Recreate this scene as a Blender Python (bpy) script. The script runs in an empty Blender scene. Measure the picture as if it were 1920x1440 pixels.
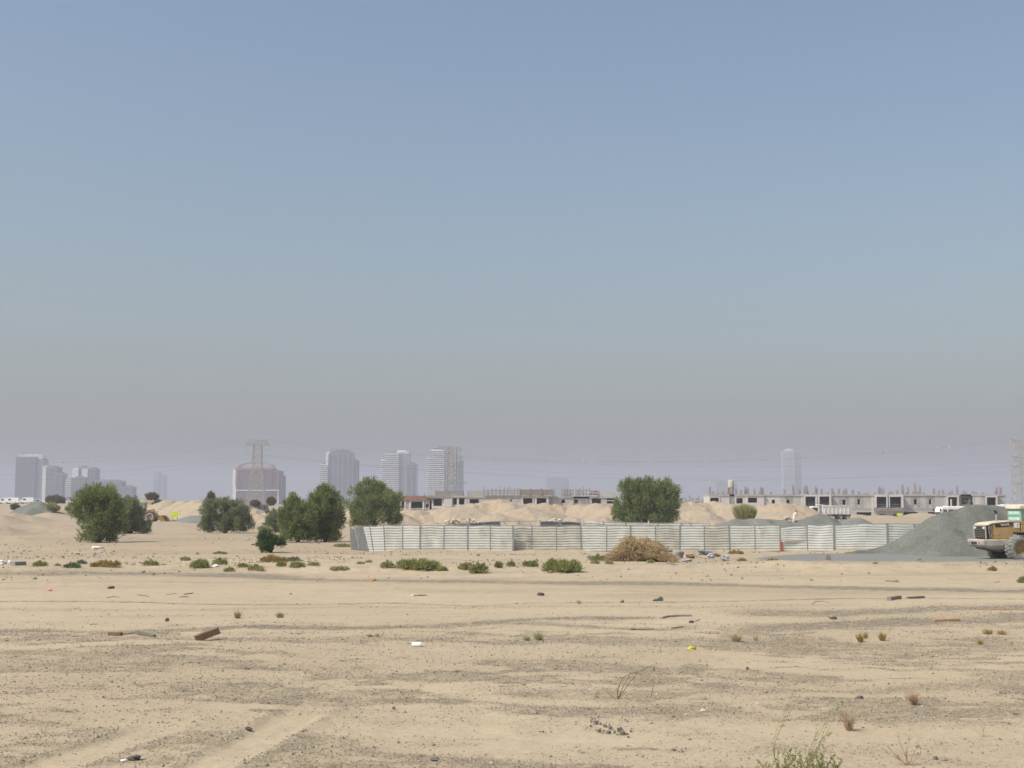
import bpy, math, random
import numpy as np
from mathutils import Vector, Matrix

random.seed(11)
RNG = np.random.default_rng(11)
SC = bpy.context.scene
COL = SC.collection
R = math.radians

# ------------------------------------------------------------------ camera
CAM_H = 3.8
FPX = 2400.0                       # focal length in pixels of the 1920 px wide photograph
PITCH = math.atan(222.0 / FPX)     # horizon 222 px below the picture's centre
cam_d = bpy.data.cameras.new('camera')
cam_d.sensor_width = 36.0
cam_d.lens = FPX / 1920.0 * 36.0
cam_d.clip_start = 0.5
cam_d.clip_end = 30000.0
cam = bpy.data.objects.new('camera', cam_d)
COL.objects.link(cam)
cam.location = (0, 0, CAM_H)
cam.rotation_euler = (math.pi / 2 + PITCH, 0, 0)
SC.camera = cam
cP, sP = math.cos(PITCH), math.sin(PITCH)


def ray(px, py):
    cx, cy = (px - 960) / FPX, (720 - py) / FPX
    return Vector((cx, cP - cy * sP, sP + cy * cP))


def at(px, py, D):
    """world point at distance D (world Y) seen at photo pixel px, py"""
    d = ray(px, py)
    s = D / d.y
    return Vector((d.x * s, D, CAM_H + d.z * s))


def G(px, py):
    d = ray(px, py)
    s = -CAM_H / d.z
    return Vector((d.x * s, d.y * s, 0.0))


def PPM(D):
    return FPX / D


# ------------------------------------------------------------------ noise
def _hash(xi, yi, seed):
    h = (xi.astype(np.int64) * 374761393 + yi.astype(np.int64) * 668265263 + seed * 144269504) & 0xffffffff
    h = ((h ^ (h >> 13)) * 1274126177) & 0xffffffff
    h = h ^ (h >> 16)
    return (h & 0xffffff) / float(0xffffff)


def vnoise(x, y, seed=0):
    x = np.asarray(x, float); y = np.asarray(y, float)
    xi, yi = np.floor(x), np.floor(y)
    fx, fy = x - xi, y - yi
    fx = fx * fx * (3 - 2 * fx); fy = fy * fy * (3 - 2 * fy)
    a = _hash(xi, yi, seed); b = _hash(xi + 1, yi, seed)
    c = _hash(xi, yi + 1, seed); d = _hash(xi + 1, yi + 1, seed)
    return (a * (1 - fx) + b * fx) * (1 - fy) + (c * (1 - fx) + d * fx) * fy


def fbm(x, y, seed=0, octv=4):
    t, a, n = 0.0, 1.0, 0.0
    for i in range(octv):
        t = t + a * vnoise(x, y, seed + 17 * i); n += a
        a *= 0.5; x = x * 2.03 + 3.1; y = y * 2.03 + 7.7
    return t / n


def sstep(a, b, x):
    t = np.clip((np.asarray(x, float) - a) / (b - a), 0, 1)
    return t * t * (3 - 2 * t)


# ------------------------------------------------------------------ object helpers
def tag(o, label=None, cat=None, group=None, kind=None):
    if label: o['label'] = label
    if cat: o['category'] = cat
    if group: o['group'] = group
    if kind: o['kind'] = kind
    return o


def empty(name, loc, rz=0.0, label=None, cat=None, group=None):
    o = bpy.data.objects.new(name, None)
    o.empty_display_size = 0.3
    COL.objects.link(o)
    o.location = loc
    o.rotation_euler = (0, 0, rz)
    return tag(o, label, cat, group)


def link(name, me, parent=None, loc=None, mats=()):
    o = bpy.data.objects.new(name, me)
    COL.objects.link(o)
    for m in mats:
        me.materials.append(m)
    if parent is not None: o.parent = parent
    if loc is not None: o.location = loc
    return o


def copy_tree(o, parent=None):
    c = o.copy(); COL.objects.link(c); c.parent = parent
    for ch in list(o.children): copy_tree(ch, c)
    return c


def mesh_np(name, V, F, smooth=False):
    """V (n,3), F (m,k) arrays"""
    V = np.ascontiguousarray(V, dtype=np.float32); F = np.ascontiguousarray(F, dtype=np.int32)
    me = bpy.data.meshes.new(name)
    m, k = F.shape
    me.vertices.add(len(V)); me.vertices.foreach_set('co', V.ravel())
    me.loops.add(m * k); me.loops.foreach_set('vertex_index', F.ravel())
    me.polygons.add(m)
    me.polygons.foreach_set('loop_start', np.arange(0, m * k, k, dtype=np.int32))
    me.polygons.foreach_set('loop_total', np.full(m, k, dtype=np.int32))
    me.polygons.foreach_set('use_smooth', np.full(m, smooth, dtype=bool))
    me.update(calc_edges=True)
    return me


class MB:
    """collects shapes for one mesh object"""
    def __init__(s):
        s.v, s.f, s.mi, s.sm = [], [], [], []
        s.cur, s.smooth = 0, False

    def add(s, vs, fs):
        b = len(s.v)
        s.v += [tuple(p) for p in vs]
        for f in fs:
            s.f.append([b + i for i in f]); s.mi.append(s.cur); s.sm.append(s.smooth)
        return s

    def box(s, x0, x1, y0, y1, z0, z1, M=None):
        p = [(x0, y0, z0), (x1, y0, z0), (x1, y1, z0), (x0, y1, z0), (x0, y0, z1), (x1, y0, z1), (x1, y1, z1), (x0, y1, z1)]
        if M is not None: p = [M @ Vector(q) for q in p]
        return s.add(p, [(0, 3, 2, 1), (4, 5, 6, 7), (0, 1, 5, 4), (1, 2, 6, 5), (2, 3, 7, 6), (3, 0, 4, 7)])

    def prism(s, poly, a, b, axis='y', M=None, inset=0.0):
        """poly: list of 2D points; extruded along axis from a to b"""
        n = len(poly)
        def P(q, t):
            if axis == 'y': return Vector((q[0], t, q[1]))
            if axis == 'x': return Vector((t, q[0], q[1]))
            return Vector((q[0], q[1], t))
        vs = [P(q, a) for q in poly] + [P(q, b) for q in poly]
        if M is not None: vs = [M @ v for v in vs]
        fs = [tuple(range(n)), tuple(range(2 * n - 1, n - 1, -1))]
        fs += [(i, i + n, (i + 1) % n + n, (i + 1) % n) for i in range(n)]
        return s.add(vs, fs)

    def tube(s, pts, r, n=8, caps=True):
        pts = [Vector(p) for p in pts]
        if not hasattr(r, '__len__'): r = [r] * len(pts)
        vs, fs = [], []
        for i, p in enumerate(pts):
            d = (pts[min(i + 1, len(pts) - 1)] - pts[max(i - 1, 0)])
            if d.length < 1e-9: d = Vector((0, 0, 1))
            d.normalize()
            ref = Vector((0, 0, 1)) if abs(d.z) < 0.9 else Vector((1, 0, 0))
            a = d.cross(ref).normalized(); b = d.cross(a)
            for k in range(n):
                t = 2 * math.pi * k / n
                vs.append(p + (a * math.cos(t) + b * math.sin(t)) * r[i])
        for i in range(len(pts) - 1):
            for k in range(n):
                fs.append((i * n + k, i * n + (k + 1) % n, (i + 1) * n + (k + 1) % n, (i + 1) * n + k))
        if caps:
            fs.append(tuple(range(n - 1, -1, -1))); fs.append(tuple(range((len(pts) - 1) * n, len(pts) * n)))
        return s.add(vs, fs)

    def lathe(s, prof, n=24, M=None, axis='y', close=True):
        """prof: (radius, offset along axis)"""
        vs, fs = [], []
        m = len(prof)
        for k in range(n):
            t = 2 * math.pi * k / n
            for (r, h) in prof:
                if axis == 'y': q = Vector((r * math.cos(t), h, r * math.sin(t)))
                else: q = Vector((r * math.cos(t), r * math.sin(t), h))
                vs.append(M @ q if M is not None else q)
        for k in range(n):
            k2 = (k + 1) % n
            for i in range(m - 1):
                fs.append((k * m + i, k * m + i + 1, k2 * m + i + 1, k2 * m + i))
        return s.add(vs, fs)

    def blob(s, c, r, seed=0, amp=0.25, n=10, m=7, M=None):
        """irregular rounded lump"""
        rr = np.random.default_rng(seed)
        ph = rr.uniform(0, 6.28, (6,)); vs, fs = [], []
        for i in range(m + 1):
            th = math.pi * i / m
            for k in range(n):
                t = 2 * math.pi * k / n
                d = Vector((math.sin(th) * math.cos(t), math.sin(th) * math.sin(t), math.cos(th)))
                a = 1 + amp * (math.sin(3 * d.x + ph[0]) * math.sin(2.5 * d.y + ph[1]) + .6 * math.sin(5 * d.z + ph[2] + 2 * d.x) + .4 * rr.uniform(-1, 1) * (0 < i < m))
                q = Vector((c[0] + d.x * r[0] * a, c[1] + d.y * r[1] * a, c[2] + d.z * r[2] * a))
                vs.append(M @ q if M is not None else q)
        for i in range(m):
            for k in range(n):
                fs.append((i * n + k, (i + 1) * n + k, (i + 1) * n + (k + 1) % n, i * n + (k + 1) % n))
        return s.add(vs, fs)

    def build(s, name, mats, parent=None, loc=None, rz=None, bevel=0.0):
        me = bpy.data.meshes.new(name)
        me.from_pydata([tuple(v) for v in s.v], [], s.f)
        if not isinstance(mats, (list, tuple)): mats = [mats]
        for m in mats: me.materials.append(m)
        if len(mats) > 1: me.polygons.foreach_set('material_index', s.mi)
        me.polygons.foreach_set('use_smooth', s.sm)
        me.update()
        o = bpy.data.objects.new(name, me); COL.objects.link(o)
        if parent is not None: o.parent = parent
        if loc is not None: o.location = loc
        if rz is not None: o.rotation_euler = (0, 0, rz)
        if bevel > 0:
            b = o.modifiers.new('bevel', 'BEVEL'); b.width = bevel; b.segments = 2; b.limit_method = 'ANGLE'
        return o


def text_mesh(name, txt, size, mat_, parent, M, depth=0.01):
    cu = bpy.data.curves.new(name, 'FONT'); cu.body = txt; cu.size = size; cu.extrude = depth
    cu.align_x = 'CENTER'; cu.align_y = 'CENTER'
    t = bpy.data.objects.new(name, cu); COL.objects.link(t)
    bpy.context.view_layer.update()
    dg = bpy.context.evaluated_depsgraph_get()
    me = bpy.data.meshes.new_from_object(t.evaluated_get(dg))
    COL.objects.unlink(t); bpy.data.objects.remove(t)
    me.materials.clear(); me.materials.append(mat_)
    me.transform(M)
    o = bpy.data.objects.new(name, me); COL.objects.link(o); o.parent = parent
    return o


# ------------------------------------------------------------------ materials
def _new(name):
    m = bpy.data.materials.new(name); m.use_nodes = True
    nt = m.node_tree
    for n in list(nt.nodes): nt.nodes.remove(n)
    out = nt.nodes.new('ShaderNodeOutputMaterial')
    return m, nt, out


def N(nt, typ, **kw):
    n = nt.nodes.new(typ)
    for k, v in kw.items():
        if k in n.inputs.keys(): n.inputs[k].default_value = v
        else: setattr(n, k, v)
    return n


def noise(nt, scale, detail=4.0, rough=0.6, vec=None):
    n = nt.nodes.new('ShaderNodeTexNoise')
    n.inputs['Scale'].default_value = scale; n.inputs['Detail'].default_value = detail; n.inputs['Roughness'].default_value = rough
    if vec is not None: nt.links.new(vec, n.inputs['Vector'])
    return n


def ramp(nt, fac, a, b, ca=(0, 0, 0, 1), cb=(1, 1, 1, 1)):
    r = nt.nodes.new('ShaderNodeValToRGB')
    r.color_ramp.elements[0].position = a; r.color_ramp.elements[1].position = b
    r.color_ramp.elements[0].color = ca; r.color_ramp.elements[1].color = cb
    nt.links.new(fac, r.inputs['Fac'])
    return r


def mixc(nt, fac, a, b, mode='MIX'):
    m = nt.nodes.new('ShaderNodeMix'); m.data_type = 'RGBA'; m.blend_type = mode
    for sock, val in ((m.inputs[0], fac), (m.inputs[6], a), (m.inputs[7], b)):
        if hasattr(val, 'is_linked') or isinstance(val, bpy.types.NodeSocket): nt.links.new(val, sock)
        elif isinstance(val, (int, float)): sock.default_value = val
        else: sock.default_value = tuple(val)[:3] + (1.0,)
    return m.outputs[2]


def mth(nt, op, a, b=None, clamp=False):
    m = nt.nodes.new('ShaderNodeMath'); m.operation = op; m.use_clamp = clamp
    for i, v in enumerate((a, b)):
        if v is None: continue
        if isinstance(v, bpy.types.NodeSocket): nt.links.new(v, m.inputs[i])
        else: m.inputs[i].default_value = v
    return m.outputs[0]


def mat(name, c, rough=0.8, var=0.14, scale=2.0, dust=0.0, dust_c=(.46, .37, .26), metal=0.0, spec=0.3, bump=0.0, bscale=None, alpha=None):
    m, nt, out = _new(name)
    p = nt.nodes.new('ShaderNodeBsdfPrincipled')
    geo = nt.nodes.new('ShaderNodeNewGeometry')
    n1 = noise(nt, scale, 6, .65, geo.outputs['Position'])
    r1 = ramp(nt, n1.outputs['Fac'], .3, .7)
    lo = tuple(x * (1 - var) for x in c); hi = tuple(min(1, x * (1 + var)) for x in c)
    col = mixc(nt, r1.outputs['Color'], lo, hi)
    if dust > 0:
        n2 = noise(nt, scale * .6 + .5, 8, .7, geo.outputs['Position'])
        r2 = ramp(nt, n2.outputs['Fac'], .62 - .35 * dust, .78 - .2 * dust)
        col = mixc(nt, mth(nt, 'MULTIPLY', r2.outputs['Color'], .85), col, dust_c)
    nt.links.new(col, p.inputs['Base Color'])
    p.inputs['Roughness'].default_value = rough; p.inputs['Metallic'].default_value = metal
    p.inputs['Specular IOR Level'].default_value = spec
    if bump > 0:
        n3 = noise(nt, bscale or scale * 6, 5, .7, geo.outputs['Position'])
        b = nt.nodes.new('ShaderNodeBump'); b.inputs['Strength'].default_value = bump; b.inputs['Distance'].default_value = .05
        nt.links.new(n3.outputs['Fac'], b.inputs['Height']); nt.links.new(b.outputs['Normal'], p.inputs['Normal'])
    nt.links.new(p.outputs[0], out.inputs['Surface'])
    return m


def leafmat(name, c, c2, scale=1.2, trans=0.22):
    m, nt, out = _new(name)
    geo = nt.nodes.new('ShaderNodeNewGeometry')
    n1 = noise(nt, scale, 5, .7, geo.outputs['Position'])
    r1 = ramp(nt, n1.outputs['Fac'], .32, .68)
    col = mixc(nt, r1.outputs['Color'], c, c2)
    w = nt.nodes.new('ShaderNodeTexWhiteNoise'); w.noise_dimensions = '1D'
    nt.links.new(geo.outputs['Random Per Island'], w.inputs['W'])
    v = mth(nt, 'ADD', mth(nt, 'MULTIPLY', w.outputs['Value'], .7), .65)
    hs = nt.nodes.new('ShaderNodeHueSaturation'); nt.links.new(col, hs.inputs['Color']); nt.links.new(v, hs.inputs['Value'])
    d = nt.nodes.new('ShaderNodeBsdfDiffuse'); t = nt.nodes.new('ShaderNodeBsdfTranslucent')
    nt.links.new(hs.outputs[0], d.inputs['Color']); nt.links.new(hs.outputs[0], t.inputs['Color'])
    mx = nt.nodes.new('ShaderNodeMixShader'); mx.inputs[0].default_value = trans
    nt.links.new(d.outputs[0], mx.inputs[1]); nt.links.new(t.outputs[0], mx.inputs[2])
    nt.links.new(mx.outputs[0], out.inputs['Surface'])
    return m


def glassmat(name, c, rough=.08):
    m, nt, out = _new(name)
    p = nt.nodes.new('ShaderNodeBsdfPrincipled')
    geo = nt.nodes.new('ShaderNodeNewGeometry')
    n1 = noise(nt, 3, 3, .6, geo.outputs['Position'])
    col = mixc(nt, n1.outputs['Fac'], tuple(x * .8 for x in c), tuple(min(1, x * 1.15) for x in c))
    nt.links.new(col, p.inputs['Base Color'])
    p.inputs['Roughness'].default_value = rough; p.inputs['Specular IOR Level'].default_value = .6
    nt.links.new(p.outputs[0], out.inputs['Surface'])
    return m


M = {}
M['steel_dark'] = mat('steel_dark', (.10, .105, .11), .6, .2, 3, dust=.25)
M['black'] = mat('black_rubber', (.03, .03, .032), .85, .2, 4, dust=.2)
M['tyre'] = mat('tyre_rubber', (.12, .12, .12), .9, .2, 5, dust=.75, dust_c=(.40, .385, .36))
M['weight_paint'] = mat('dusty_counterweight', (.36, .345, .31), .8, .15, 3, dust=.6, dust_c=(.56, .51, .43))
M['rim'] = mat('yellow_brown_rim', (.30, .21, .08), .7, .2, 4, dust=.4, dust_c=(.34, .27, .18))
M['yellow'] = mat('machine_yellow_dusty', (.47, .28, .05), .6, .12, 1.5, dust=.62, dust_c=(.40, .31, .20))
M['yellow_far'] = mat('machine_yellow_worn', (.30, .18, .05), .7, .2, 1.5, dust=.4, dust_c=(.3, .24, .16))
M['cream'] = mat('dust_covered_cream_hood', (.62, .54, .40), .85, .1, 2)
M['grey_metal'] = mat('grey_metal_dusty', (.34, .33, .30), .75, .15, 3, dust=.35)
M['white_paint'] = mat('white_paint', (.72, .72, .70), .5, .06, 2, dust=.2, dust_c=(.55, .48, .38))
M['white_clean'] = mat('white_clean', (.82, .82, .81), .55, .04, 2)
M['cab_glass'] = glassmat('green_tinted_glass', (.16, .36, .29), .12)
M['cab_blind'] = mat('pale_green_interior', (.42, .62, .52), .5, .2, 3)
M['car_glass'] = glassmat('dark_glass', (.03, .035, .04))
M['bus_glass'] = glassmat('bus_window_glass', (.075, .08, .085), .15)
M['concrete'] = mat('raw_concrete', (.40, .385, .36), .9, .15, .7, bump=.2, bscale=4)
M['concrete_dk'] = mat('shuttered_concrete', (.27, .25, .235), .9, .2, .8)
M['block'] = mat('grey_blockwork', (.45, .44, .42), .9, .13, .8, bump=.2, bscale=6)
M['plaster'] = mat('pale_plaster', (.58, .56, .53), .9, .08, .6)
M['rebar'] = mat('rusty_rebar', (.27, .155, .12), .9, .25, 2)
M['timber'] = mat('site_timber', (.30, .25, .20), .9, .25, 2)
M['scaf'] = mat('scaffold_steel', (.20, .20, .20), .7, .2, 2)
M['hivis'] = mat('hivis_yellow', (.66, .85, .03), .7, .08, 3)
M['orange'] = mat('orange_plastic', (.55, .30, .14), .7, .15, 3)
M['panel_white'] = mat('white_corrugated_sheet', (.68, .695, .64), .55, .09, .9, dust=.3, dust_c=(.52, .48, .40))
M['panel_grey'] = mat('grey_sheet_back', (.145, .15, .16), .7, .12, 1.5, dust=.1)
M['grille_black'] = mat('grille_black', (.012, .012, .013), .6, .2, 3)
M['panel_cream'] = mat('weathered_corrugated_sheet', (.60, .60, .53), .6, .1, .7, dust=.45, dust_c=(.45, .41, .33))
M['panel_bright'] = mat('bright_corrugated_sheet', (.76, .775, .73), .5, .06, .9, dust=.15, dust_c=(.55, .51, .43))
M['post'] = mat('grey_fence_post', (.26, .27, .27), .7, .2, 3)
M['rust_red'] = mat('red_paint_rust', (.38, .09, .07), .8, .2, 3)
M['gravel_pile'] = None
M['wood_brown'] = mat('weathered_wood', (.20, .125, .08), .9, .25, 12)
M['wood_grey'] = mat('grey_driftwood', (.24, .21, .17), .9, .25, 12)
M['wood_tan'] = mat('fresh_timber', (.50, .30, .15), .85, .15, 10)
M['wood_dark'] = mat('dark_wood', (.10, .085, .07), .9, .25, 12)
M['stone'] = mat('grey_stone', (.30, .27, .235), .95, .2, 6, bump=.3)
M['stone_dk'] = mat('dark_stone', (.17, .155, .135), .95, .25, 8)
M['stone_white'] = mat('pale_rubble', (.52, .46, .37), .95, .18, 4)
M['rubble_grey'] = mat('grey_rubble', (.26, .25, .235), .95, .2, 5)
M['bluegrey_bag'] = mat('blue_grey_sheet', (.33, .345, .355), .8, .2, 5)
M['pink'] = mat('pink_plastic', (.62, .28, .30), .6, .15, 8)
M['yellow_bag'] = mat('yellow_plastic', (.55, .48, .10), .6, .15, 8)
M['bark'] = mat('bark', (.13, .10, .075), .95, .25, 6)
M['twig'] = mat('dry_twig', (.42, .30, .20), .9, .2, 8)
M['leaf_a'] = leafmat('ghaf_leaf', (0.178, 0.224, 0.086), (0.287, 0.333, 0.132), .9, .35)
M['leaf_b'] = leafmat('grey_green_leaf', (0.201, 0.236, 0.121), (0.299, 0.328, 0.172), .9, .35)
M['leaf_dk'] = leafmat('dark_glossy_leaf', (.055, .10, .035), (.10, .165, .055), 1.5, .25)
M['sh_green'] = leafmat('shrub_green', (0.256, 0.282, 0.102), (0.397, 0.403, 0.173), 3, .3)
M['sh_dull'] = leafmat('shrub_dull_green', (0.307, 0.320, 0.141), (0.486, 0.461, 0.230), 3, .3)
M['sh_blue'] = leafmat('shrub_blue_green', (0.154, 0.198, 0.128), (0.256, 0.294, 0.179), 3, .3)
M['sh_olive'] = leafmat('shrub_olive_brown', (0.320, 0.256, 0.096), (0.486, 0.371, 0.154), 3, .3)
M['sh_stem'] = mat('weed_stem', (.20, .21, .10), .9, .2, 8)
M['bush_brown'] = leafmat('bush_brown_green', (.165, .14, .08), (.235, .20, .12), 2, .3)
M['sh_tan'] = leafmat('dry_tan_tuft', (.42, .31, .18), (.56, .44, .27), 4, .3)
M['straw'] = leafmat('straw', (.35, .255, .135), (.55, .425, .25), 1.6, .12)
M['straw_core'] = mat('straw_core', (.20, .13, .06), .95, .25, 4)
M['wire'] = mat('power_wire', (.25, .25, .25), .6, .1, 1)
M['pylon'] = mat('galvanised_lattice', (.36, .335, .285), .7, .15, .2)
M['ball_w'] = mat('marker_white', (.62, .62, .6), .5, .05, 1)
M['ball_o'] = mat('marker_orange', (.40, .20, .14), .5, .1, 1)
M['skin'] = mat('skin', (.25, .14, .09), .6, .1, 5)
M['cloth_w'] = mat('white_cotton', (.74, .73, .70), .9, .06, 6)
M['cloth_r'] = mat('red_cloth', (.40, .10, .08), .9, .15, 8)
M['cloth_d'] = mat('dark_cloth', (.06, .06, .07), .9, .2, 6)
# ------------------------------------------------------------------ world, sun, haze
EXPOSURE = 0.0
SUN_DIR = Vector((-0.74, -0.44, 0)).normalized()
SUN_EL = R(50)
w = bpy.data.worlds.new('World'); SC.world = w; w.use_nodes = True
nt = w.node_tree
bg = nt.nodes.get('Background') or nt.nodes.new('ShaderNodeBackground')
sky = nt.nodes.new('ShaderNodeTexSky'); sky.sky_type = 'NISHITA'; sky.sun_disc = False
sky.sun_elevation = SUN_EL
sky.sun_rotation = math.atan2(SUN_DIR.x, SUN_DIR.y)
sky.altitude = 0; sky.air_density = 1.3; sky.dust_density = 4.1; sky.ozone_density = 1.9
nt.links.new(sky.outputs[0], bg.inputs[0]); bg.inputs[1].default_value = 0.138
sl = bpy.data.lights.new('sun', 'SUN'); sl.energy = 3.6; sl.angle = R(.53); sl.color = (1.0, .955, .88)
so = bpy.data.objects.new('sun', sl); COL.objects.link(so)
to_sun = Vector((SUN_DIR.x * math.cos(SUN_EL), SUN_DIR.y * math.cos(SUN_EL), math.sin(SUN_EL)))
so.rotation_euler = to_sun.to_track_quat('Z', 'Y').to_euler()
so.location = (0, -20, 60)

SC.view_settings.view_transform = 'Standard'; SC.view_settings.look = 'None'
SC.view_settings.exposure = EXPOSURE; SC.view_settings.gamma = 1.0
SC.render.engine = 'CYCLES'
SC.cycles.use_denoising = True
SC.cycles.max_bounces = 6; SC.cycles.diffuse_bounces = 3; SC.cycles.glossy_bounces = 2
SC.cycles.transmission_bounces = 4; SC.cycles.volume_bounces = 1
SC.cycles.caustics_reflective = False; SC.cycles.caustics_refractive = False

HAZE_DENS = 0.00040
hz = MB(); hz.box(-9200, 9200, -3200, 9300, -2.0, 168)
m, hnt, hout = _new('haze_air')
pv = hnt.nodes.new('ShaderNodeVolumePrincipled')
pv.inputs['Color'].default_value = (.545, .592, .70, 1)
pv.inputs['Density'].default_value = HAZE_DENS
pv.inputs['Anisotropy'].default_value = 0.05
hnt.links.new(pv.outputs[0], hout.inputs['Volume'])
tag(hz.build('haze', m), kind='stuff')

# ------------------------------------------------------------------ ground height and cover, in world metres
# every band: photo pixels of its centre line -> ground points; half width in metres; amounts
def _line(pts):
    g = [G(*p) for p in pts]
    return np.array([p.x for p in g]), np.array([p.y for p in g])

# (points, half width at those points in px, gravel, rut depth)
BANDS = [
    # compacted grey wheel lines of the dirt road
    ([(-200, 1071), (240, 1075), (480, 1079), (600, 1087), (960, 1092), (1300, 1095), (1600, 1103), (2100, 1109)], 4.0, .95, .05),
    ([(-200, 1078), (150, 1078), (500, 1084), (760, 1085), (900, 1086), (1000, 1086)], 1.6, .55, .03),
    ([(-200, 1091), (300, 1091), (480, 1092), (700, 1094), (960, 1094), (1250, 1097)], 1.0, .6, .03),
    ([(1180, 1100), (1440, 1106), (1700, 1109), (2100, 1112)], 4.5, .45, .03),
    ([(1400, 1078), (1560, 1078), (1760, 1074), (2100, 1078)], 1.2, .5, .03),
    ([(880, 1110), (1080, 1107), (1200, 1107), (1260, 1112)], .9, .55, .02),
    ([(1140, 1122), (1320, 1119), (1420, 1121)], .9, .5, .02),
    ([(-200, 1127), (170, 1127), (360, 1132), (560, 1133), (740, 1131), (900, 1136), (1000, 1130), (1200, 1129), (1440, 1127), (1550, 1123), (1700, 1121), (2100, 1124)], 1.1, .9, .06),
    ([(-200, 1142), (300, 1143), (480, 1140), (640, 1138), (900, 1138), (1100, 1136), (1300, 1139), (1600, 1134)], 2.6, .42, .02),
    ([(300, 1153), (600, 1153), (800, 1152), (1000, 1150)], 1.0, .35, .02),
    ([(-200, 1180), (200, 1186), (480, 1175), (640, 1178), (800, 1172), (900, 1166), (1000, 1160), (1100, 1158), (1230, 1160)], 4.2, 1.0, .05),
    ([(820, 1174), (960, 1166), (1120, 1174), (1240, 1180), (1320, 1177)], 3.8, .85, .03),
    ([(1380, 1150), (1560, 1151), (1700, 1146), (1800, 1141), (2100, 1140)], 7.5, .85, .03),
    ([(1440, 1152), (1520, 1152), (1560, 1160)], 2.0, .5, .0),
    ([(1380, 1180), (1500, 1174), (1700, 1168), (1900, 1158), (2100, 1156)], 7.5, .95, .04),
    ([(620, 1196), (760, 1194), (900, 1196)], 6.0, .55, .03),
    ([(900, 1204), (1050, 1199), (1200, 1200), (1440, 1203), (1640, 1210), (1720, 1216)], 8.5, .9, .05),
    ([(-200, 1206), (100, 1198), (300, 1196), (560, 1198), (640, 1205)], 6.0, .72, .06),
    ([(-200, 1240), (200, 1236), (500, 1250), (760, 1262)], 16.0, .55, .02), ([(-200, 1290), (200, 1282), (420, 1285), (640, 1300)], 20.0, .5, .02),
    ([(1000, 1250), (1100, 1242), (1200, 1248), (1400, 1262), (1560, 1275)], 9.0, .55, .04),
    ([(1080, 1310), (1250, 1322), (1380, 1330), (1460, 1345)], 15.0, .75, .05),
    ([(1560, 1300), (1700, 1290), (1800, 1282), (2100, 1268)], 12.0, .7, .05),
    ([(1380, 1418), (1480, 1402), (1640, 1404), (1760, 1425), (1900, 1440)], 12.0, .6, .04),
    ([(735, 1330), (760, 1345), (790, 1352)], 10.0, .85, .03),
    ([(560, 1335), (700, 1335)], 12.0, .65, .03),
    ([(770, 1390), (830, 1382)], 12.0, .75, .04),
    ([(780, 1425), (900, 1420)], 13.0, .7, .04),
]
SMOOTH = [  # wind-filled wheel tracks: clean sand, slightly sunk
    ([(-150, 1500), (60, 1446), (180, 1405), (270, 1375), (330, 1345)], 15.0, .05),
    ([(330, 1480), (410, 1425), (500, 1380), (560, 1340), (590, 1315)], 20.0, .06),
    ([(-200, 1366), (0, 1368), (110, 1370), (160, 1358)], 10.0, .03),
    ([(1130, 1150), (1300, 1153), (1400, 1160), (1500, 1162)], 4.0, .02),
    ([(440, 1160), (600, 1162), (800, 1157)], 5.0, .02),
    ([(-200, 1162), (100, 1160), (420, 1164)], 6.0, .02),
    ([(860, 1300), (960, 1310), (1160, 1318)], 7.0, .05),
    ([(1440, 1305), (1700, 1300), (1800, 1295)], 5.0, .03),
    ([(1330, 1370), (1560, 1375), (1900, 1372), (2100, 1372)], 16.0, .04),
    ([(1080, 1385), (1200, 1385), (1290, 1375)], 12.0, .05),
    ([(640, 1370), (800, 1365), (880, 1372)], 9.0, .03),
]

HUMPS = [  # sand heaps on the left and in the middle distance: px, base y, width m, depth m, height m
    (30, 985, 7, 9, 1.5), (105, 978, 6, 9, 1.2), (-40, 990, 8, 10, 1.8), (-30, 1003, 5, 5, 1.0), (35, 1014, 1.6, 1.6, .35),
    (150, 968, 9, 10, .5), (60, 968, 13, 14, .4), (195, 975, 7, 8, .6), (240, 984, 6, 6, .5),
    (350, 992, 2.5, 3, .4), (330, 986, 4, 4, .5), (545, 985, 4, 5, .6), (450, 985, 5, 6, .6),
    (180, 1035, 6, 3, .25), (330, 1006, 8, 5, .35), (430, 1030, 9, 4, .3), (620, 1030, 5, 3, .25),
    (760, 1034, 1.5, .8, .22), (820, 1034.5, 2.0, .8, .18), (905, 1034, 1.6, .7, .25), (1010, 1035, 2.2, .9, .2), (1075, 1034, 1.4, .8, .26), (1290, 1035, 1.8, .8, .22), (1400, 1034, 2.2, .8, .2), (1500, 1034, 1.3, .7, .24), (1590, 1035, 2.0, .8, .2),
    (1490, 1066, 2.6, 1.6, .28), (1610, 1068, 3.0, 1.6, .25), (1720, 1066, 2.2, 1.4, .25), (1380, 1064, 4, 2, .22), (700, 1072, 8, 1.2, .15),
    (1650, 976, 8, 8, 1.1), (1600, 974, 7, 7, 1.0), (1730, 975, 7, 7, 1.3), (1790, 974, 9, 8, 1.2), (1845, 972, 9, 8, 1.4),
]
HW = [(G(px, py).x, G(px, py).y, w_, d_, h_) for (px, py, w_, d_, h_) in HUMPS]


def _band(X, Y, pts, hw):
    bx, by = _line(pts)
    yc = np.interp(X, bx, by)
    hm = hw * yc * yc / (FPX * CAM_H)              # half width in metres on the ground
    e = sstep(bx[0] - .02 * abs(bx[0]) - 1.0, bx[0] + 1.0, X) * (1 - sstep(bx[-1] - 1.0, bx[-1] + 1.0, X))
    return (Y - yc) / hm, e, hm


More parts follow.
